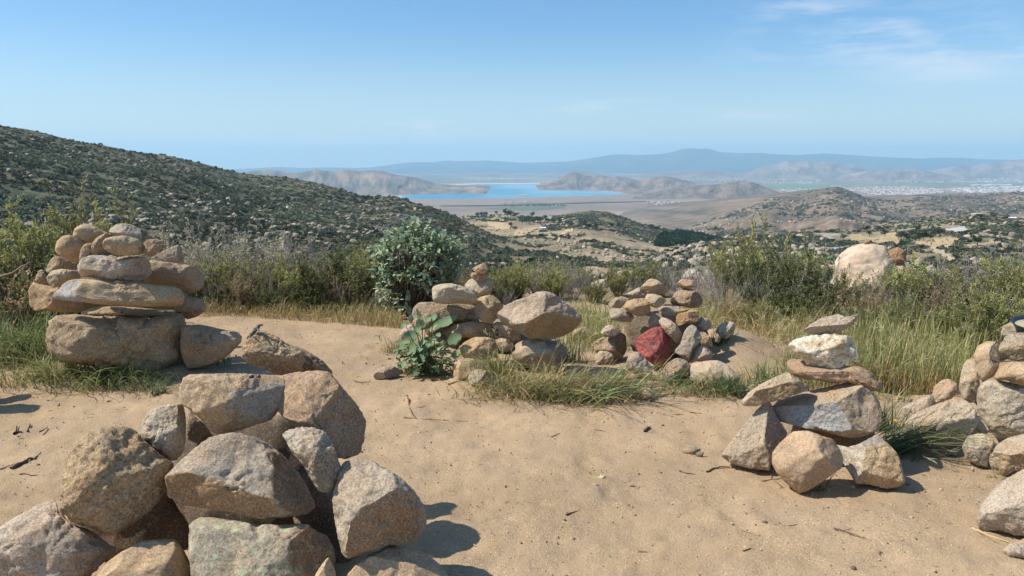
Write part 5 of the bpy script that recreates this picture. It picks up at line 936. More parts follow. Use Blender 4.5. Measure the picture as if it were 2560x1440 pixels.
# ================= brush and boulders on the slopes
def quad_dome(n, size, rs, flat=.75):
    """leaf clumps spread through a low dome of radius 1"""
    d = unit(rs.normal(size=(n, 3))); d[:, 2] = np.abs(d[:, 2]); r = rs.uniform(.35, 1.0, n)[:, None] ** .5 * (1 + .25 * fbm(d * 1.7 + rs.uniform(0, 9), 2))[:, None]
    P = d * r * [1, 1, flat]; a = unit(rs.normal(size=(n, 3)) + d * .3); b = unit(np.cross(a, rs.normal(size=(n, 3)))); s = (size * rs.uniform(.6, 1.3, n))[:, None]
    V = np.stack([P - a * s, P + b * s * .7, P + a * s, P - b * s * .7], 1); return V, rs.uniform(.7, 1.3, n)
NEARB = [quad_dome(120, .20, np.random.RandomState(i)) for i in range(5)]; FARB = [quad_dome(34, .36, np.random.RandomState(20 + i)) for i in range(6)]
def scatter_brush(sheet, n, xr, tr, size, label, pal, rs, mask=None, near=0, dens=1.2, name='brush', lift=0.0):
    x = rs.uniform(xr[0], xr[1], n * 6); t = rs.uniform(tr[0], tr[1], n * 6); P = sheet.P(x, t); Yd = P[:, 1]
    keep = rs.rand(len(x)) < np.clip((Yd / np.percentile(Yd, 80)) ** dens, .02, 1)
    if mask is not None: keep &= mask(x, t, P, rs)
    idx = np.where(keep)[0][:n]; P = P[idx]; Yd = Yd[idx]; m = len(idx)
    sz = rs.uniform(size[0], size[1], m) * np.exp(rs.normal(size=m) * .18); rot = rs.uniform(0, 6.28, m); ci = rs.choice(len(pal), m, p=np.array([p[1] for p in pal]) / sum(p[1] for p in pal))
    pc = np.array([p[0] for p in pal])[ci] * rs.uniform(.75, 1.25, (m, 1)) * (1 + .55 * fbm(P / 42 + 11, 3))[:, None]; sz = sz * (1 + .45 * fbm(P / 55 + 5, 3)); Vs, Cs = [], []
    ti = rs.randint(0, 5, m); nr = Yd < near
    for tp, sel in [(NEARB, nr), (FARB, ~nr)]:
        for k in range(len(tp)):
            w_ = np.where(sel & (ti % len(tp) == k))[0]
            if not len(w_): continue
            q, v = tp[k]; c, s_ = np.cos(rot[w_]), np.sin(rot[w_]); z = sz[w_][:, None, None]
            X_ = (q[None, ..., 0] * c[:, None, None] - q[None, ..., 1] * s_[:, None, None]) * z; Y_ = (q[None, ..., 0] * s_[:, None, None] + q[None, ..., 1] * c[:, None, None]) * z
            W = np.stack([X_, Y_, np.broadcast_to(q[None, ..., 2], X_.shape) * z], -1) + P[w_][:, None, None] + [0, 0, lift]
            Vs.append(W.reshape(-1, 3)); Cs.append(np.repeat((pc[w_][:, None] * v[None, :, None]).reshape(-1, 3), 4, 0))
    V = np.concatenate(Vs); o = link(name, mesh_np(name, V, np.arange(len(V)).reshape(-1, 4), M_BRUSH, np.concatenate(Cs))); return stuff(o, label, name)
DK, GG, BR, LT, OL = (.090, .112, .070), (.15, .162, .108), (.17, .145, .10), (.17, .185, .095), (.12, .138, .08)
BP = [(DK, 5), (GG, 3), (BR, 1.2), (LT, .8), (OL, 3)]
rs = np.random.RandomState(41)
scatter_brush(S1, 19000, (-1300, 1150), (.06, 1), (.5, 1.35), 'dark chaparral brush covering the big boulder strewn hillside', BP, rs, near=170, mask=lambda x, t, P, r: fbm(P / 50 + 8, 4) + r.normal(size=len(P)) * .25 > -.75)
scatter_brush(S1, 4500, (1050, 1700), (.05, 1), (.4, 1.15), 'brush on the lower flank of the hillside towards the valley', [(DK, 3), (GG, 4), (BR, 2), (LT, 1), (OL, 3)], rs, near=170, mask=lambda x, t, P, r: (fbm(P / 40 + 8, 4) + r.normal(size=len(P)) * .2) > np.clip((x - 1200) / 250, 0, 1) * .75 - .6)
scatter_brush(S2, 5200, (1020, 1820), (.2, 1), (.8, 2.0), 'brush on the knoll below the lake', [(OL, 3), (GG, 3), (BR, 2), (DK, 2)], rs, mask=lambda x, t, P, r: (fbm(P / 70, 3) + (t > .8) * (x > 1380) * .6 > .12) & ~((x > 1215) & (x < 1350) & (S2.low(x) + (np.interp(x, S2.sx, S2.sy) - S2.low(x)) * t > 556) & (S2.low(x) + (np.interp(x, S2.sx, S2.sy) - S2.low(x)) * t < 592)))
MEAD = [Z7((740, 180), (1270, 170), (1350, 262), (1290, 320), (780, 280)), Z7((1380, 215), (1900, 220), (1900, 300), (1720, 355), (1380, 345)), Z7((360, 170), (770, 180), (740, 280), (620, 280), (360, 195)), Z7((1500, 345), (1760, 375), (2070, 450), (2070, 490), (1880, 485), (1640, 410), (1500, 380)), Z7((1735, 98), (1945, 98), (1990, 165), (1735, 165)), Z7((2040, 260), (2300, 255), (2290, 310), (1950, 325))]
def no_meadow(x, t, P, r):
    y = S3.low(x) + (np.minimum(np.interp(x, S3.sx, S3.sy), S3.low(x) - .5) - S3.low(x)) * t; k = np.ones(x.shape, bool)
    for p in MEAD: k &= ~in_poly(x, y, np.array(p))
    return k & (fbm(P / 40 + 3, 3) > -.55)
scatter_brush(S3, 6500, (1560, 2900), (.08, 1), (.6, 1.6), 'brush on the slope around the ranch', [(DK, 3), (OL, 3), (GG, 3), (BR, 1.5)], rs, mask=no_meadow, near=170)
scatter_brush(S4, 4200, (1600, 2750), (.1, 1), (1.8, 4.5), 'scattered scrub on the cone shaped rocky hill', [(OL, 2), (BR, 3), (GG, 3)], rs, mask=lambda x, t, P, r: (fbm(P / 260 + 5, 3) > -.05))

def stone_tpl(n, seed):
    V, F = ICO[n]; V = V.copy(); r_ = np.random.RandomState(seed); V *= r_.uniform(.75, 1.15, 3)
    for _ in range(14):
        d = unit(r_.normal(size=3)); e = V @ d - r_.uniform(.52, .8); V -= d * np.maximum(e, 0)[:, None]
    V += unit(V) * (.07 * fbm(V * 2 + seed, 3))[:, None]; V[:, 2] *= .8; return V, F
TS = [stone_tpl(2, i) for i in range(8)]; TO = [mesh_np('boulder', *stone_tpl(4, 50 + i), tint_material('pale_granite', .9, .9, .7, 1.3, .6, .15, 6) if i == 0 else bpy.data.materials['pale_granite'], (.37, .29, .21) if i % 2 else (.34, .275, .21)) for i in range(8)]
M_PALE = bpy.data.materials['pale_granite']
def scatter_stones(sheet, nobj, nstuff, xr, tr, size, label, group, slabel, rs, mask, cols=((.38, .30, .215), (.33, .27, .205), (.41, .33, .24), (.28, .22, .16)), dens=1.0, small=.5):
    n = (nobj + nstuff) * 10; x = rs.uniform(xr[0], xr[1], n); t = rs.uniform(tr[0], tr[1], n); P = sheet.P(x, t)
    keep = mask(x, t, P, rs) & (rs.rand(n) < np.clip((P[:, 1] / np.percentile(P[:, 1], 80)) ** dens, .03, 1)); idx = np.where(keep)[0][:nobj + nstuff]; P = P[idx]; m = len(idx)
    sz = size[0] + (size[1] - size[0]) * rs.rand(m) ** 4; o = np.argsort(-sz / P[:, 1]); P, sz = P[o], sz[o]
    for i in range(min(nobj, m)):
        b = link('boulder', TO[i % 8]); b.location = P[i] + [0, 0, sz[i] * .3]; s_ = sz[i]; b.scale = (s_ * rs.uniform(.8, 1.25), s_ * rs.uniform(.8, 1.2), s_ * rs.uniform(.75, 1.2)); b.rotation_euler = (rs.normal() * .3, rs.normal() * .3, rs.uniform(0, 6.28)); tag(b, label, 'boulder', group)
    so = Soup()
    for i in range(nobj, m):
        V, F = TS[i % 8]; a = rs.uniform(0, 6.28); c, s_ = math.cos(a), math.sin(a); z = sz[i] * small if i > nobj + nstuff * .3 else sz[i]
        so.add(np.stack([V[:, 0] * c - V[:, 1] * s_, V[:, 0] * s_ + V[:, 1] * c, V[:, 2] * rs.uniform(.7, 1.3)], -1) * z * rs.uniform(.8, 1.2) + P[i] + [0, 0, z * .25], F, np.array(cols[rs.randint(len(cols))]) * rs.uniform(.8, 1.15))
    if so.n: stuff(link('rubble', so.mesh('rubble', M_PALE)), slabel, 'rocks')
pat = lambda P, s, o, th, r: (fbm(P / s + o, 4) + r.normal(size=len(P)) * .10) > th
scatter_stones(S1, 190, 5000, (-700, 1180), (.10, 1), (.2, 1.45), 'pale granite boulder half buried in brush on the dark hillside', 'boulders on the dark hillside', 'countless smaller pale rocks between the brush of the dark hillside', rs, lambda x, t, P, r: pat(P * [1, 1, 2.5], 48, 1, .10, r))
scatter_stones(S1, 0, 1500, (1080, 1700), (.05, 1), (.25, 1.0), '', '', 'pale rubble on the lower flank of the hillside', rs, lambda x, t, P, r: pat(P, 40, 4, -.2, r))
scatter_stones(S2, 20, 3600, (1040, 1800), (.2, .93), (.5, 2.0), 'pale boulder on the rocky knoll in the valley', 'boulders on the knoll', 'pale rock rubble all over the knoll', rs, lambda x, t, P, r: pat(P, 80, 2, -.25, r))
scatter_stones(S3, 90, 2200, (1600, 2900), (.1, 1), (.35, 2.1), 'pale boulder among bushes on the slope around the ranch', 'boulders on the slope around the ranch', 'smaller pale rocks on the slope around the ranch', rs, lambda x, t, P, r: no_meadow(x, t, P, r) & pat(P, 45, 3, -.15, r))
scatter_stones(S4, 0, 7500, (1620, 2750), (.12, 1), (.9, 3.6), '', '', 'pale rock outcrops covering the cone shaped hill', rs, lambda x, t, P, r: pat(P, 200, 6, -.3, r) & (t < .97), cols=((.46, .37, .27), (.40, .32, .24), (.36, .27, .2)))
# the bare outcrop of piled boulders this side of the wooded valley
q = 0
for i in range(70):
    x = rs.normal(1750, 48); y = np.interp(x, [1640, 1700, 1745, 1765, 1800, 1860], [648, 632, 600, 606, 622, 640]) + abs(rs.normal()) * 26 + 4; P = S3.px(x, y)[0]
    if not 1630 < x < 1880: continue
    b = link('boulder', TO[i % 8]); s_ = rs.uniform(.7, 2.1); b.location = P + [0, 0, s_ * .45]; b.scale = (s_, s_ * rs.uniform(.8, 1.2), s_ * rs.uniform(.8, 1.4)); b.rotation_euler = (rs.normal() * .4, rs.normal() * .4, rs.uniform(0, 6)); tag(b, 'pale boulder in the bare heap above the wooded valley', 'boulder', 'boulders of the bare heap above the wooded valley')

# ================= trees
def tree_meshes(seed, dark=1.0):
    r_ = np.random.RandomState(seed); fo, tr = Soup(), Soup(); V, F = tube([[0, 0, -.03], [.01, .01, .15], [-.01, .0, .34], [.0, .02, .5]], [.035, .028, .024, .018], 6); tr.add(V, F, (.13, .095, .07))
    for k in range(9):
        a = r_.uniform(0, 6.28); c = np.array([math.cos(a) * r_.uniform(.08, .34), math.sin(a) * r_.uniform(.08, .34), r_.uniform(.42, .82)]); rad = r_.uniform(.13, .23)
        V, F = tube([[0, 0, .28], [c[0] * .5, c[1] * .5, .28 + (c[2] - .28) * .6], c], [.016, .010, .005], 5); tr.add(V, F, (.12, .09, .065))
        n = 75; d = unit(r_.normal(size=(n, 3))); P = c + d * rad * (r_.uniform(.3, 1, n)[:, None] ** .5) * [1, 1, .8]; col = np.array([.042, .058, .026]) * dark * r_.uniform(.65, 1.45)
        leaves(fo, P, unit(r_.normal(size=(n, 3)) + d * .4), r_.uniform(.05, .10, n), r_.uniform(.018, .034, n), col * r_.uniform(.75, 1.35, (n, 1)), r_)
    return fo.mesh('crown', M_TREE), tr.mesh('trunk', M_TWIG)
TREES = [tree_meshes(i, d) for i, d in enumerate((1, 1.25, .85, 1.5, 1.0))]
def tree(sheet, x, y, hpx, label, wf=1.0, group=None, k=None):
    P = sheet.px(x, y)[0]; h = hpx * P[1] / FPX; cm, tm = TREES[int(x * 3 + y) % 5 if k is None else k]; r = link('tree', None); r.location = P; r.scale = (h * wf * 1.15, h * wf * 1.15, h * 1.05); r.rotation_euler = (0, 0, rng.uniform(0, 6.28)); tag(r, label, 'tree', group); link('crown', cm, r); link('trunk', tm, r); return r
for x, y, h, wf, lab in [(965, 208, 72, 1.1, 'round dark oak standing alone at the top edge of the dry meadow'), (1125, 205, 80, 1.2, 'small spreading oak farther along the top of the dry meadow'), (700, 245, 70, 1.1, 'dark tree where the dirt track meets the meadow'), (752, 305, 60, 1.2, 'bushy tree just above the pale dome'),
        (1290, 250, 95, 1.3, 'wide oak at the meadow edge'), (1350, 255, 110, 1.3, 'largest oak of the group between the two meadows'), (1330, 345, 105, 1.2, 'dark oak right beside the pink house'), (1400, 345, 50, 1.4, 'low dark tree against the wall of the pink house'), (1440, 255, 90, 1.2, 'oak behind the pink house'), (1478, 280, 110, .9, 'tall slim tree above the pink house'), (1522, 288, 120, .9, 'tall tree above the far corner of the pink house'),
        (1590, 268, 85, 1.1, 'round pale green tree in the dry meadow'), (1690, 218, 120, 1.3, 'big dark oak below the gravel yard'), (1640, 200, 90, 1.3, 'oak behind the big dark one'), (1655, 334, 34, 1.3, 'tiny round tree alone in the lower meadow'), (1865, 445, 95, 1.3, 'round green tree by the dirt road'), (2080, 305, 120, 1.3, 'big oak on the bare patch far along the slope'),
        (2000, 280, 70, 1.3, 'dark tree near the big oak on the bare patch'), (565, 190, 50, 1.2, 'small tree over the dirt track'), (845, 190, 50, 1.3, 'low tree at the upper corner of the meadow'), (2130, 160, 60, 1.4, 'bushy tree up the slope past the gravel yard'), (2500, 135, 70, 1.4, 'dark tree beside the white roofed house'),
        (1490, 400, 60, 1.3, 'bush like tree in front of the pink house'), (1600, 445, 60, 1.5, 'low dark tree beside the dirt road'), (1450, 150, 60, 1.4, 'oak among boulders above the meadow'), (930, 150, 60, 1.6, 'dark oak in the thicket above the meadow'), (1060, 150, 45, 1.6, 'low oak in the thicket above the meadow'), (1130, 430, 50, 1.4, 'small tree hidden behind the brown cap rock'),
        (2340, 380, 90, 1.1, 'dark tree in the brush toward the end of the slope'), (180, 250, 60, 1.4, 'tree beside the long grey roofed building'), (2260, 30, 70, 1.4, 'tree on the skyline of the ranch slope'), (2360, 45, 50, 1.4, 'dark tree on the crest near the pale flat roofed house'), (2110, 35, 50, 1.6, 'tree at the crest beside the flat roofed house')]:
    tree(S3, 1940 + x / 4.129, 540 + y / 4.129, h / 4.129, lab, wf)
for i, (x, y, h, wf) in enumerate([(400, 690, 50, 1.2), (440, 690, 55, 1.2), (490, 690, 55, 1.2), (150, 670, 35, 1.4), (600, 665, 36, 1.2), (690, 665, 60, 1), (720, 690, 70, 1.1), (750, 690, 60, 1), (800, 705, 70, 1.1), (850, 750, 60, 1.2), (880, 770, 70, 1.1), (920, 765, 80, 1), (950, 770, 90, 1), (980, 705, 55, 1), (1000, 775, 70, 1.1), (1040, 770, 80, 1),
        (1070, 765, 75, 1), (1120, 720, 55, 1.2), (1150, 755, 55, 1.2), (1210, 745, 50, 1.3), (1275, 745, 50, 1.3), (755, 815, 65, .8), (1530, 805, 55, 1.4), (1590, 820, 75, 1.3), (1660, 812, 50, 1.3), (1830, 805, 55, 1.5), (1920, 810, 50, 1.4), (2250, 830, 55, 1.5), (2310, 845, 60, 1.3), (1050, 930, 30, 1.5), (800, 850, 40, 1.8), (1400, 800, 35, 1.4)]):
    tree(S2, 1100 + x / 4.267, 380 + y / 4.267, h / 4.267 * 1.15, 'dark green tree in the grove around the houses on the knoll', wf, 'trees on the knoll')
so = Soup()     # wood in the valley bottom and the windbreak across the plain: each reads as one mass
rs = np.random.RandomState(77)
for i in range(420):
    x = rs.uniform(1640, 1800); y = np.interp(x, [1640, 1700, 1760, 1800], [590, 578, 582, 592]) + rs.uniform(2, 34); P = S2.px(x, y)[0] if x < 1800 else None
    s_ = rs.uniform(2.2, 4.2); q, v = NEARB[i % 5]; so.add(q.reshape(-1, 3) * [s_, s_, s_ * 1.3] + P, np.arange(480).reshape(-1, 4), np.repeat(np.array((.03, .055, .025) if rs.rand() < .7 else (.06, .10, .035))[None] * v[:, None] * rs.uniform(.7, 1.3), 4, 0))
stuff(link('woods', so.mesh('woods', M_BRUSH)), 'dark green wood filling the valley bottom', 'woods')
so = Soup()
for i in range(330):
    x = rs.uniform(1560, 1770) if i < 240 else rs.uniform(1230, 1420); y = 541 + rs.normal() * .5 if i < 240 else 514 + rs.normal() * .8
    if i < 240 and rs.rand() < .15: continue
    P = on_level(x, y, -VALLEY); s_ = rs.uniform(3.5, 7) if i < 240 else rs.uniform(3, 6); q, v = FARB[i % 6]; so.add(q.reshape(-1, 3) * [s_, s_, s_ * 1.3] + P, np.arange(136).reshape(-1, 4), np.repeat(np.array((.04, .055, .03))[None] * v[:, None], 4, 0))
stuff(link('treeline', so.mesh('treeline', M_BRUSH)), 'dark windbreak of trees across the valley floor', 'treeline')

# ================= houses
def box(so, a, b, c):
    (x0, y0, z0), (x1, y1, z1) = a, b; V = [(x0, y0, z0), (x1, y0, z0), (x1, y1, z0), (x0, y1, z0), (x0, y0, z1), (x1, y0, z1), (x1, y1, z1), (x0, y1, z1)]
    so.add(V, [(0, 3, 2, 1), (4, 5, 6, 7), (0, 1, 5, 4), (1, 2, 6, 5), (2, 3, 7, 6), (3, 0, 4, 7)], np.array(c, float))
M_WALL = tint_material('house_wall', .6, .9, .88, 1.1); M_GLASS = plain('window_glass', (.03, .04, .05), .15)
def house(sheet, x, y, wpx, hw, roof, wallc, roofc, label, dep=.7, rz=0, nwin=3, flat=False):
    P = sheet.px(x, y)[0]; L = wpx * P[1] / FPX; D = L * dep; H = hw * P[1] / FPX; rh = roof * P[1] / FPX; r = link('house', None); r.location = P; r.rotation_euler = (0, 0, rz); tag(r, label, 'house')
    so = Soup(); box(so, (-L / 2, -D / 2, -1.5), (L / 2, D / 2, H), wallc); link('wall', so.mesh('wall', M_WALL, False), r)
    so = Soup(); e = .06 * L
    if flat: box(so, (-L / 2 - e, -D / 2 - e * 2, H + .003), (L / 2 + e, D / 2 + e, H + rh), roofc)
    else:
        V = [(-L / 2 - e, -D / 2 - e, H), (L / 2 + e, -D / 2 - e, H), (L / 2 + e, D / 2 + e, H), (-L / 2 - e, D / 2 + e, H), (-L / 2 - e, 0, H + rh), (L / 2 + e, 0, H + rh)]
        so.add(V, [(0, 1, 5, 4), (2, 3, 4, 5)], np.array(roofc, float)); so.add(V, [(0, 4, 3), (1, 2, 5)], np.array(wallc, float)); so.add(V, [(0, 3, 2, 1)], np.array(roofc, float) * .8)
    link('roof', so.mesh('roof', M_WALL, False), r)
    so = Soup(); box(so, (-L * .06, -D / 2 - .06, 0), (L * .02, -D / 2 - .01, H * .75), (.2, .12, .08)); link('door', so.mesh('door', M_WALL, False), r)
    for k in range(nwin):
        so = Soup(); cx = -L * .38 + k * L * .76 / max(nwin - 1, 1); box(so, (cx - L * .05, -D / 2 - .07, H * .4), (cx + L * .05, -D / 2 - .012, H * .78), (.05, .06, .07)); link('window', so.mesh('window', M_GLASS, False), r)
    return r
house(S3, 2068, 621, 74, 4.5, 4.5, (.50, .47, .42), (.36, .39, .42), 'long low building with a grey metal roof behind the brush', .35, .12, 4)
house(S3, 2297, 624, 37, 10, 3.2, (.55, .40, .30), (.20, .12, .085), 'small pink walled house with a dark flat roof in the dry meadow', .7, -.2, 3, True)
house(S3, 2444, 541, 24, 5, 1.2, (.60, .54, .42), (.62, .57, .48), 'pale flat roofed house on the crest of the ranch slope', .6, .15, 3, True)
house(S3, 2531, 548, 16, 3, 2.2, (.66, .64, .6), (.72, .72, .72), 'white roofed house at the edge of the ranch slope', .6, 0, 2)
house(S2, 1357, 574, 14, 3, 2.4, (.7, .68, .64), (.66, .66, .64), 'white house on the bare ground of the knoll', .6, .1, 2)
house(S2, 1372, 548, 16, 3, 2.2, (.5, .52, .47), (.40, .44, .42), 'grey green greenhouse like building in the grove on the knoll', .5, 0, 3)
house(S2, 1254, 553, 10, 3, 2.0, (.72, .70, .65), (.60, .56, .5), 'small white house by the grove on the knoll', .6, 0, 2)
house(S2, 1411, 555, 9, 2.6, 1.8, (.68, .62, .55), (.5, .42, .36), 'little cream house at the end of the grove', .6, .2, 2)
house(S1, 1208, 621, 13, 3, 2.6, (.70, .66, .58), (.72, .68, .60), 'pale hut alone on the flank of the hillside', .7, .3, 1)
# the far town: thousands of roofs that read as one pale mass
so = Soup(); tr = Soup(); rs = np.random.RandomState(99)
def town(poly, n, sz, roofs, walls=((.50, .44, .38), (.45, .36, .3), (.55, .5, .45)), trees=.9):
    poly = np.array(poly, float); k = 0
    while k < n:
        x, y = rs.uniform(poly[:, 0].min(), poly[:, 0].max()), rs.uniform(poly[:, 1].min(), poly[:, 1].max())
        if not in_poly(np.array([x]), np.array([y]), poly)[0]: continue
        k += 1; P = on_level(x, y, -VALLEY); s_ = rs.uniform(*sz) ; h = rs.uniform(3, 5); a = rs.choice([0, .4, 1.57])
        L, D = s_, s_ * rs.uniform(.5, .8); w_ = np.array(walls[rs.randint(len(walls))]); rf = np.array(roofs[rs.randint(len(roofs))]) * rs.uniform(.8, 1.15)
        V = np.array([(-L, -D, 0), (L, -D, 0), (L, D, 0), (-L, D, 0), (-L, -D, h), (L, -D, h), (L, D, h), (-L, D, h), (-L * .55, 0, h + 2.5), (L * .55, 0, h + 2.5)]) * [.5, .5, 1]; c, s2 = math.cos(a), math.sin(a)
        V = np.stack([V[:, 0] * c - V[:, 1] * s2, V[:, 0] * s2 + V[:, 1] * c, V[:, 2]], -1) + P
        so.add(V, [(0, 1, 5, 4), (1, 2, 6, 5), (2, 3, 7, 6), (3, 0, 4, 7)], w_); so.add(V, [(4, 5, 9, 8), (6, 7, 8, 9)], rf); so.add(V, [(5, 6, 9), (7, 4, 8)], rf)
        if rs.rand() < trees:
            P2 = on_level(x + rs.normal() * 2, y + rs.normal() * .8, -VALLEY); z = rs.uniform(3, 7); q, v = FARB[k % 6]; tr.add(q.reshape(-1, 3) * z + P2, np.arange(136).reshape(-1, 4), np.repeat(np.array((.045, .06, .035))[None] * v[:, None], 4, 0))
RED_, TILE, WHT = (.40, .19, .12), (.42, .28, .22), (.60, .57, .53)
town(Z3((1360, 365), (1700, 360), (1990, 378), (2000, 405), (1740, 425), (1480, 420), (1380, 395)), 1100, (13, 22), (TILE, TILE, WHT, (.55, .45, .38)))
town(Z3((1420, 425), (1700, 430), (1760, 450), (1560, 465), (1440, 450)), 380, (14, 22), (RED_, (.42, .18, .11), TILE), trees=.9)
town(Z3((820, 380), (1340, 368), (1380, 392), (1000, 405), (830, 395)), 260, (14, 26), (TILE, WHT, (.5, .4, .33)))
town(Z3((2000, 375), (2560, 355), (2560, 405), (2100, 405)), 260, (18, 46), (WHT, (.7, .68, .64), TILE), trees=.5)
town(Z3((2200, 345), (2480, 345), (2480, 352), (2200, 354)), 26, (40, 90), (WHT,), trees=.3)
town(Z3((0, 285), (700, 275), (1150, 295), (1100, 330), (700, 345), (100, 315)), 420, (16, 36), (WHT, TILE, (.5, .45, .4)), trees=1.0)
town(Z3((1500, 300), (2560, 275), (2560, 335), (1600, 330)), 420, (18, 50), (WHT, TILE, (.5, .45, .4)), trees=1.0)
town(Z6((400, 230), (1100, 240), (1150, 290), (400, 310), (100, 290)), 170, (18, 40), (WHT, TILE), trees=.8)
town(Z6((1600, 200), (2560, 180), (2560, 250), (2200, 260), (1650, 240)), 230, (18, 44), (WHT, TILE), trees=.8)
town(Z6((2230, 535), (2700, 535), (2700, 580), (2250, 580)), 60, (8, 14), (WHT, TILE), trees=1.0)
town(Z3((-60, 470), (250, 475), (230, 500), (-60, 505)), 70, (8, 14), (WHT, (.5, .5, .47)), trees=1.0)
town(Z6((580, 525), (950, 515), (960, 540), (600, 550)), 40, (8, 14), (TILE, WHT), trees=.8)
stuff(link('town', so.mesh('town', M_WALL, False)), 'pale town of countless houses on the valley floor', 'town')
stuff(link('town_trees', tr.mesh('town_trees', M_BRUSH)), 'dark trees scattered through the far town and farms', 'trees')
# ================= the lizard, the bowl, twigs, droppings and pebbles
def skin_animal(name, verts, edges, mat, tint):
    me = bpy.data.meshes.new(name); me.from_pydata([v[:3] for v in verts], edges, []); o = link(name, me)
    sk = o.modifiers.new('skin', 'SKIN'); sk.use_smooth_shade = True
    for i, v in enumerate(verts): me.skin_vertices[0].data[i].radius = (v[3], v[4] if len(v) > 4 else v[3]); me.skin_vertices[0].data[i].use_root = i == 0
    ss = o.modifiers.new('subdivision', 'SUBSURF'); ss.levels = ss.render_levels = 2
    dg = bpy.context.evaluated_depsgraph_get(); m2 = bpy.data.meshes.new_from_object(o.evaluated_get(dg)); m2.name = name
    o.modifiers.clear(); o.data = m2; m2.materials.clear(); m2.materials.append(mat); bpy.data.meshes.remove(me); return o
def lizard_skin():
    m, nt, b = new_mat('lizard_skin'); v = obj_vec(nt); w_ = N(nt, 'ShaderNodeTexVoronoi'); w_.inputs['Scale'].default_value = 260; nt.links.new(v, w_.inputs['Vector'])
    c = mix(nt, ramp(nt, noise(nt, v, 90, 3), [(.42, 0.0), (.6, 1.0)]), (.022, .022, .024), (.085, .08, .075)); c = mix(nt, ramp(nt, w_.outputs['Distance'], [(.0, .4), (.5, 0.0)]), c, (.14, .14, .14))
    nt.links.new(c, b.inputs['Base Color']); b.inputs['Roughness'].default_value = .5; bump(nt, b, w_.outputs['Distance'], .5, .002); return m
M_LIZ = lizard_skin()
LY = 3.38; Lp = lambda x, y, dy=0.0: tuple(at(x, y, LY + dy))
px = lambda n: n * LY / FPX
vs = [(*Lp(637, 828), px(6.6), px(5.2)), (*Lp(642.5, 820), px(6.2), px(5)), (*Lp(646, 815.5, -.004), px(4.6), px(4.0)), (*Lp(650, 812.5, -.008), px(5.2), px(4.2)), (*Lp(654.5, 812, -.012), px(3.8), px(3.0)), (*Lp(658, 813, -.016), px(1.8), px(1.5)),
      (*Lp(631, 835), px(6.2), px(5)), (*Lp(627, 842), px(4.4), px(3.8)), (*Lp(624, 850, .01), px(3.0)), (*Lp(622, 860, .02), px(2.2)), (*Lp(619, 872, .03), px(1.5)), (*Lp(618, 884, .035), px(.8)),
      (*Lp(647, 826, -.02), px(1.9)), (*Lp(650, 832, -.035), px(1.6)), (*Lp(655, 833, -.045), px(1.1)), (*Lp(634, 824, .03), px(1.9)), (*Lp(634, 832, .05), px(1.6)), (*Lp(638, 838, .055), px(1.1)),
      (*Lp(634, 842, -.025), px(2.0)), (*Lp(640, 844, -.04), px(1.7)), (*Lp(640, 851, -.04), px(1.1)), (*Lp(621, 840, .03), px(2.0)), (*Lp(618, 848, .04), px(1.6)), (*Lp(621, 854, .045), px(1.1))]
es = [(0, 1), (1, 2), (2, 3), (3, 4), (4, 5), (0, 6), (6, 7), (7, 8), (8, 9), (9, 10), (10, 11), (1, 12), (12, 13), (13, 14), (1, 15), (15, 16), (16, 17), (7, 18), (18, 19), (19, 20), (7, 21), (21, 22), (22, 23)]
liz = skin_animal('lizard', vs, es, M_LIZ, None); tag(liz, 'dark scaly lizard clinging to the coarse stone with its head raised', 'lizard')
for k, (ex, dy) in enumerate(((651, -.019), (651.5, .004))):
    V, F = ICO[3]; link('eye', mesh_np('eye', V * px(1.0) + np.array(Lp(ex, 810.8, dy)), F, plain('lizard_eye', (.01, .008, .006), .15) if k == 0 else bpy.data.materials['lizard_eye']), liz)
# droppings on the flat topped block
for k, (x, y, lab) in enumerate(((629, 941.5, 'longer dark red dropping on the flat topped block'), (646.5, 941, 'rounder dark red dropping on the flat topped block'))):
    rock('P', ' '.join('%g,%g' % (x + a * (7.5 if k == 0 else 6), y + b * 4.6) for a, b in ((-1, .3), (-.7, -.5), (0, -.8), (.6, -1), (1, -.1), (.6, .8), (-.5, .9))), 2.99, (.07, .022, .018), lab, name='dropping', cat='dropping', sub=4, rough=2.0, mat=plain('dropping_brown', (.07, .022, .018), .6, 0, 200, .5) if k == 0 else bpy.data.materials['dropping_brown'], group='droppings on the flat topped block')
# the metal bowl at the top of the cairn at the edge
def lathe(name, prof, mat, k=48):
    a = np.linspace(0, 2 * math.pi, k, endpoint=False); V = np.array([[(r_ * math.cos(t), r_ * math.sin(t), z) for t in a] for r_, z in prof]).reshape(-1, 3); idx = np.arange(len(prof) * k).reshape(len(prof), k); nx_ = np.roll(idx, -1, 1)
    return mesh_np(name, V, np.stack([idx[:-1], nx_[:-1], nx_[1:], idx[1:]], -1).reshape(-1, 4), mat)
BP_ = at(2600, 836, 4.62); r = link('metal_bowl', None); r.location = BP_; r.rotation_euler = (R(6), R(-3), 0); tag(r, 'shallow dark metal bowl with a bluish rim lying on top of a stone cairn', 'bowl')
q = 4.62 / FPX
link('bowl_body', lathe('bowl_body', [(.001, 0), (48 * q, 0), (52 * q, 3 * q), (60 * q, 24 * q), (67 * q, 29 * q), (67 * q, 31.5 * q), (60 * q, 28 * q), (50 * q, 8 * q), (.001, 6 * q)], plain('dark_metal', (.045, .065, .085), .45, .6, 60, .3)), r)
link('sand_fill', lathe('sand_fill', [(.001, 25 * q), (30 * q, 24.5 * q), (58 * q, 23 * q), (57 * q, 20 * q)], plain('sand_fill', (.36, .30, .2), .95, 0, 90, .4)), r)
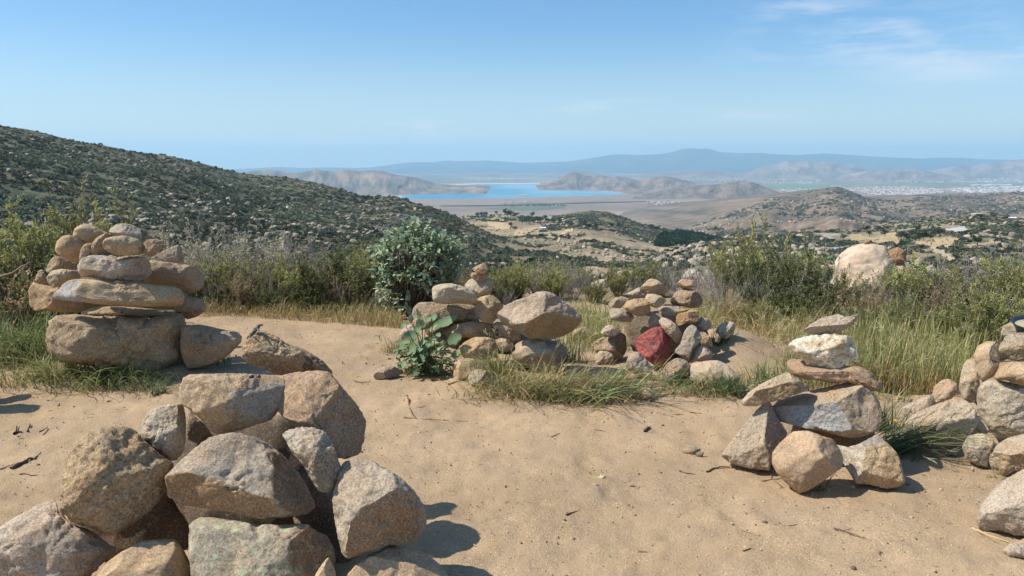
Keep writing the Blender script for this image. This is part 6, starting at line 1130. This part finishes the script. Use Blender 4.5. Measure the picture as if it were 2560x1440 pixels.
# twigs
M_STICK = leaf_material('dead_stick', .9, 0, .2)
def twig(pts, Y, rad, col, label, name='twig', ground=True, branch=()):
    """a dry twig; pixel directions give the bends, it lies on the ground (or at distance Y)"""
    def world(ps):
        out = []
        for x, y in ps:
            p = ground_pt(np.array([float(x)]), np.array([float(y)]))[0] if ground else at(x, y, Y); out.append(p + [0, 0, rad * .7 if ground else 0])
        return np.array(out)
    P = world(pts); n = 4 * (len(P) - 1) + 1; t = np.linspace(0, len(P) - 1, n); P = np.stack([np.interp(t, np.arange(len(P)), P[:, k]) for k in range(3)], -1); rs_ = np.random.RandomState(int(abs(pts[0][0]))); P[1:-1] += rs_.normal(size=(n - 2, 3)) * rad * .25
    so = Soup(); V, F = tube(P, rad * np.linspace(1.0, .45, n) * (1 + rs_.normal(size=n) * .08), 7); so.add(V, F, np.array(col))
    for bpts in branch:
        Q = world(bpts); V, F = tube(Q, np.linspace(rad * .5, rad * .2, len(Q)), 5); so.add(V, F, np.array(col) * .9)
    me = so.mesh(name, M_STICK); o = link(name, me); c = P.mean(0); me.transform(Matrix.Translation(-Vector(c))); o.location = c; return tag(o, label, 'twig')
BRN, DBR, PAL = (.17, .105, .065), (.10, .062, .042), (.42, .31, .17)
Zt = lambda *q: [(x / 7.2, 1000 + y / 7.2) for x, y in q]; Zg = lambda *q: [(1200 + x / 3.2, 1000 + y / 3.2) for x, y in q]
twig(Zt((200, 1262), (300, 1200), (420, 1140), (560, 1085), (640, 1075)), 0, .011, (.13, .095, .07), 'thick weathered stick lying on the bare ground', branch=[Zt((620, 1080), (680, 1030), (740, 965))])
twig(Zt((5, 1255), (130, 1205), (320, 1150)), 0, .004, BRN, 'thin twig beside the thick weathered stick')
twig(Zt((190, 1365), (300, 1350), (490, 1350), (560, 1372), (700, 1365)), 0, .005, DBR, 'crooked twig in front of the thick weathered stick')
twig(Zt((255, 620), (320, 580), (395, 592)), 0, .008, DBR, 'dark stub of wood by the tips of the pointed shadows', branch=[Zt((290, 590), (300, 480)), Zt((320, 580), (345, 490))])
twig(Zt((495, 570), (540, 440), (565, 510)), 0, .005, BRN, 'bent twig near the dark stub of wood')
twig(Zt((715, 582), (790, 545), (855, 497)), 0, .0045, DBR, 'short straight dark twig above the thick weathered stick')
twig(Zt((850, 15), (980, 20), (1070, 60), (1060, 110), (1020, 118)), 0, .004, DBR, 'hook shaped twig near the ragged grass')
twig([(1018, 990), (1022, 1003), (1024, 1020), (1031, 1036), (1041, 1048)], 0, .006, (.17, .075, .05), 'curly reddish twig standing out in the middle of the path', branch=[[(1026, 1022), (1048, 1021), (1064, 1015)], [(1020, 1000), (1028, 1001)]])
twig([(1010, 1044), (1060, 1049), (1120, 1052), (1170, 1054)], 0, .003, BRN, 'long thin twig trailing behind the curly reddish one')
twig([(885, 953), (905, 957), (925, 955)], 0, .0035, BRN, 'short twig on the path beside the flat fragment')
twig([(1122, 962), (1140, 955), (1160, 955), (1188, 968)], 0, .007, (.45, .34, .2), 'split pale strip of bark before the grey angular stone', 'bark_strip')
twig(Zg((690, 925), (740, 905), (805, 890)), 0, .0045, (.16, .085, .055), 'short straight reddish stick on the open path')
twig(Zg((1270, 1215), (1380, 1232), (1490, 1238)), 0, .0035, (.22, .13, .08), 'thin reddish stick near the bottom of the path')
twig(Zg((1595, 572), (1650, 592), (1720, 600)), 0, .0045, DBR, 'dark curved twig pointing at the pyramid stone')
twig(Zg((1815, 580), (1870, 548), (1940, 540), (2000, 538)), 0, .006, BRN, 'knobbly twig at the foot of the pyramid stone')
twig(Zg((1390, 548), (1450, 558), (1510, 560)), 0, .004, (.33, .24, .14), 'tan twig between the white pebble and the pyramid stone')
twig(Zg((860, 610), (900, 632), (940, 645)), 0, .0035, PAL, 'pale twig touching the white pebble')
twig(Zg((2185, 652), (2260, 660), (2340, 640), (2410, 635)), 0, .006, (.22, .15, .09), 'forked root like twig under the brown rounded boulder', branch=[Zg((2340, 640), (2420, 700), (2395, 715)), Zg((2330, 640), (2330, 570))])
twig(Zg((1320, 262), (1340, 235), (1365, 222)), 0, .010, DBR, 'short thick chip of dark wood on the path', 'wood_chip')
twig(Zg((290, 335), (310, 325), (328, 316)), 0, .006, DBR, 'small dark wood crumb on the path', 'wood_chip')
twig(Zg((570, 298), (610, 280), (640, 265)), 0, .003, BRN, 'fine twig next to the small wood crumb')
twig(Zg((915, 240), (970, 250), (1030, 258)), 0, .0035, BRN, 'fine twig pair on the far side of the path')
twig(Zg((2350, 1000), (2400, 1012), (2480, 1010), (2540, 998)), 0, .004, BRN, 'curved twig on the bare ground near the granite block')
twig(Zg((2070, 1020), (2130, 1040), (2195, 1062)), 0, .003, PAL, 'straw coloured stalk on the bare ground')
twig(Zg((950, 1175), (1000, 1215), (1040, 1250)), 0, .003, PAL, 'straw coloured stalk near the bottom of the path')
twig(Zg((2105, 1215), (2140, 1200), (2165, 1188)), 0, .004, DBR, 'dark splinter on the bare ground near the bottom')
twig(Zg((1535, 118), (1580, 120), (1625, 115)), 0, .0035, BRN, 'twig on the path before the wide tan boulder')
twig(Zg((1680, 100), (1730, 108), (1775, 110)), 0, .0035, DBR, 'dark twig on the path beside the spreading star of blades')
twig([(2085, 1322), (2110, 1328), (2140, 1340), (2165, 1347)], 0, .004, BRN, 'brown twig between the quartz cairn and the granite block', branch=[[(2110, 1328), (2130, 1322)]])
twig([(2430, 1322), (2465, 1338), (2500, 1350), (2540, 1362)], 0, .005, PAL, 'pale split stick below the granite block')
twig([(2425, 1318), (2460, 1340), (2505, 1366)], 0, .0035, BRN, 'brown stick crossing the pale split one')
Zh = lambda *q: [(2380 + x / 8, 780 + y / 8) for x, y in q]
twig(Zh((985, 545), (890, 600), (800, 700), (755, 830), (790, 950), (830, 1030)), 4.42, .0045, (.12, .09, .075), 'dark curved twig arching over the rounded orange stone', ground=False)
twig(Zh((800, 965), (900, 1010), (1050, 985), (1250, 975), (1440, 985)), 4.26, .005, (.10, .08, .07), 'dark twig lying along the flat orange slab', ground=False)
twig([(2428, 972), (2434, 985), (2440, 1005), (2442, 1012)], 4.28, .008, (.15, .11, .08), 'splintered stub of wood stuck between the pale stones', ground=False, branch=[[(2440, 1008), (2425, 1000), (2412, 996)]])
twig([(-20, 700), (30, 682), (75, 655)], 6.6, .012, (.24, .17, .115), 'long bare pole leaning in the brush behind the dark lone boulder', ground=False)
# pebbles
Zp = lambda x, y, s: ' '.join('%g,%g' % (1200 + (x + a * s) / 3.2, 1000 + (y + b * s * .6) / 3.2) for a, b in ((-1, .4), (-.8, -.5), (0, -1), (.8, -.5), (1, .3), (.3, 1), (-.5, .9)))
for x, y, s, col, lab in [(977, 624, 25, (.66, .54, .36), 'small white pebble on the open path'), (920, 680, 17, (.56, .46, .33), 'pale two toned pebble beside the white one'), (1218, 682, 16, (.40, .28, .17), 'round brown pebble on the open path'), (1755, 442, 30, (.22, .17, .13), 'dark edged flat stone set in the path'), (1690, 400, 50, (.42, .35, .27), 'flush grey stone worn level with the path'),
        (1460, 203, 12, (.16, .11, .08), 'tiny dark pebble near the wood chip'), (1240, 922, 10, (.15, .10, .07), 'tiny dark pebble near the reddish stick'), (1790, 922, 7, (.75, .68, .55), 'tiny bright pebble near the bottom'), (893, 302, 9, (.7, .6, .45), 'tiny bright pebble far up the path')]:
    rock('P', Zp(x, y, s), 4.0, col, lab, name='pebble', cat='pebble', sub=3, g=.6, rough=.7, e=2.2)
# loose grit and straw litter
rs = np.random.RandomState(12); so = Soup(); c = np.stack([rs.uniform(-4.2, 4.6, 9000), 1.9 + 7.0 * rs.rand(9000) ** 1.25], -1); z = g_of(c[:, 0], c[:, 1]); V0, F0 = ICO[1]
for i in range(9000):
    s_ = rs.uniform(.0025, .0055) * (1 + (rs.rand() < .04) * 1.3); cc = [(.62, .47, .29), (.50, .36, .21), (.22, .15, .09), (.66, .55, .4)][rs.randint(4)]
    so.add(V0 * s_ * rs.uniform(.6, 1.3, 3) + [c[i, 0], c[i, 1], z[i] + .001], F0, cc)
stuff(link('gravel', so.mesh('gravel', M_BRUSH)), 'fine loose grit strewn over the sandy path', 'gravel')
so = Soup(); n = 4200; c = np.stack([rs.uniform(-4.5, 4.8, n), 2.0 + 7.0 * rs.rand(n) ** 1.1], -1); w_ = fbm(np.stack([c[:, 0] * .8, c[:, 1] * .8, 0 * c[:, 0]], -1), 3) + rs.normal(size=n) * .35; c = c[w_ > .05]; n = len(c); a = rs.normal(size=n) * .6 + (rs.rand(n) < .5) * 3.14
d = np.stack([np.cos(a), np.sin(a) * .7, rs.normal(size=n) * .12 + .06], -1); z = g_of(c[:, 0], c[:, 1])
leaves(so, np.stack([c[:, 0], c[:, 1], z + .004], -1), unit(d), rs.uniform(.012, .06, n), rs.uniform(.0008, .0022, n), np.array([(.16, .10, .06), (.40, .30, .16), (.24, .16, .09)])[rs.randint(0, 3, n)] * rs.uniform(.7, 1.2, (n, 1)), rs)
stuff(link('litter', so.mesh('litter', M_BRUSH)), 'bits of straw and twig littering the sandy path', 'litter')
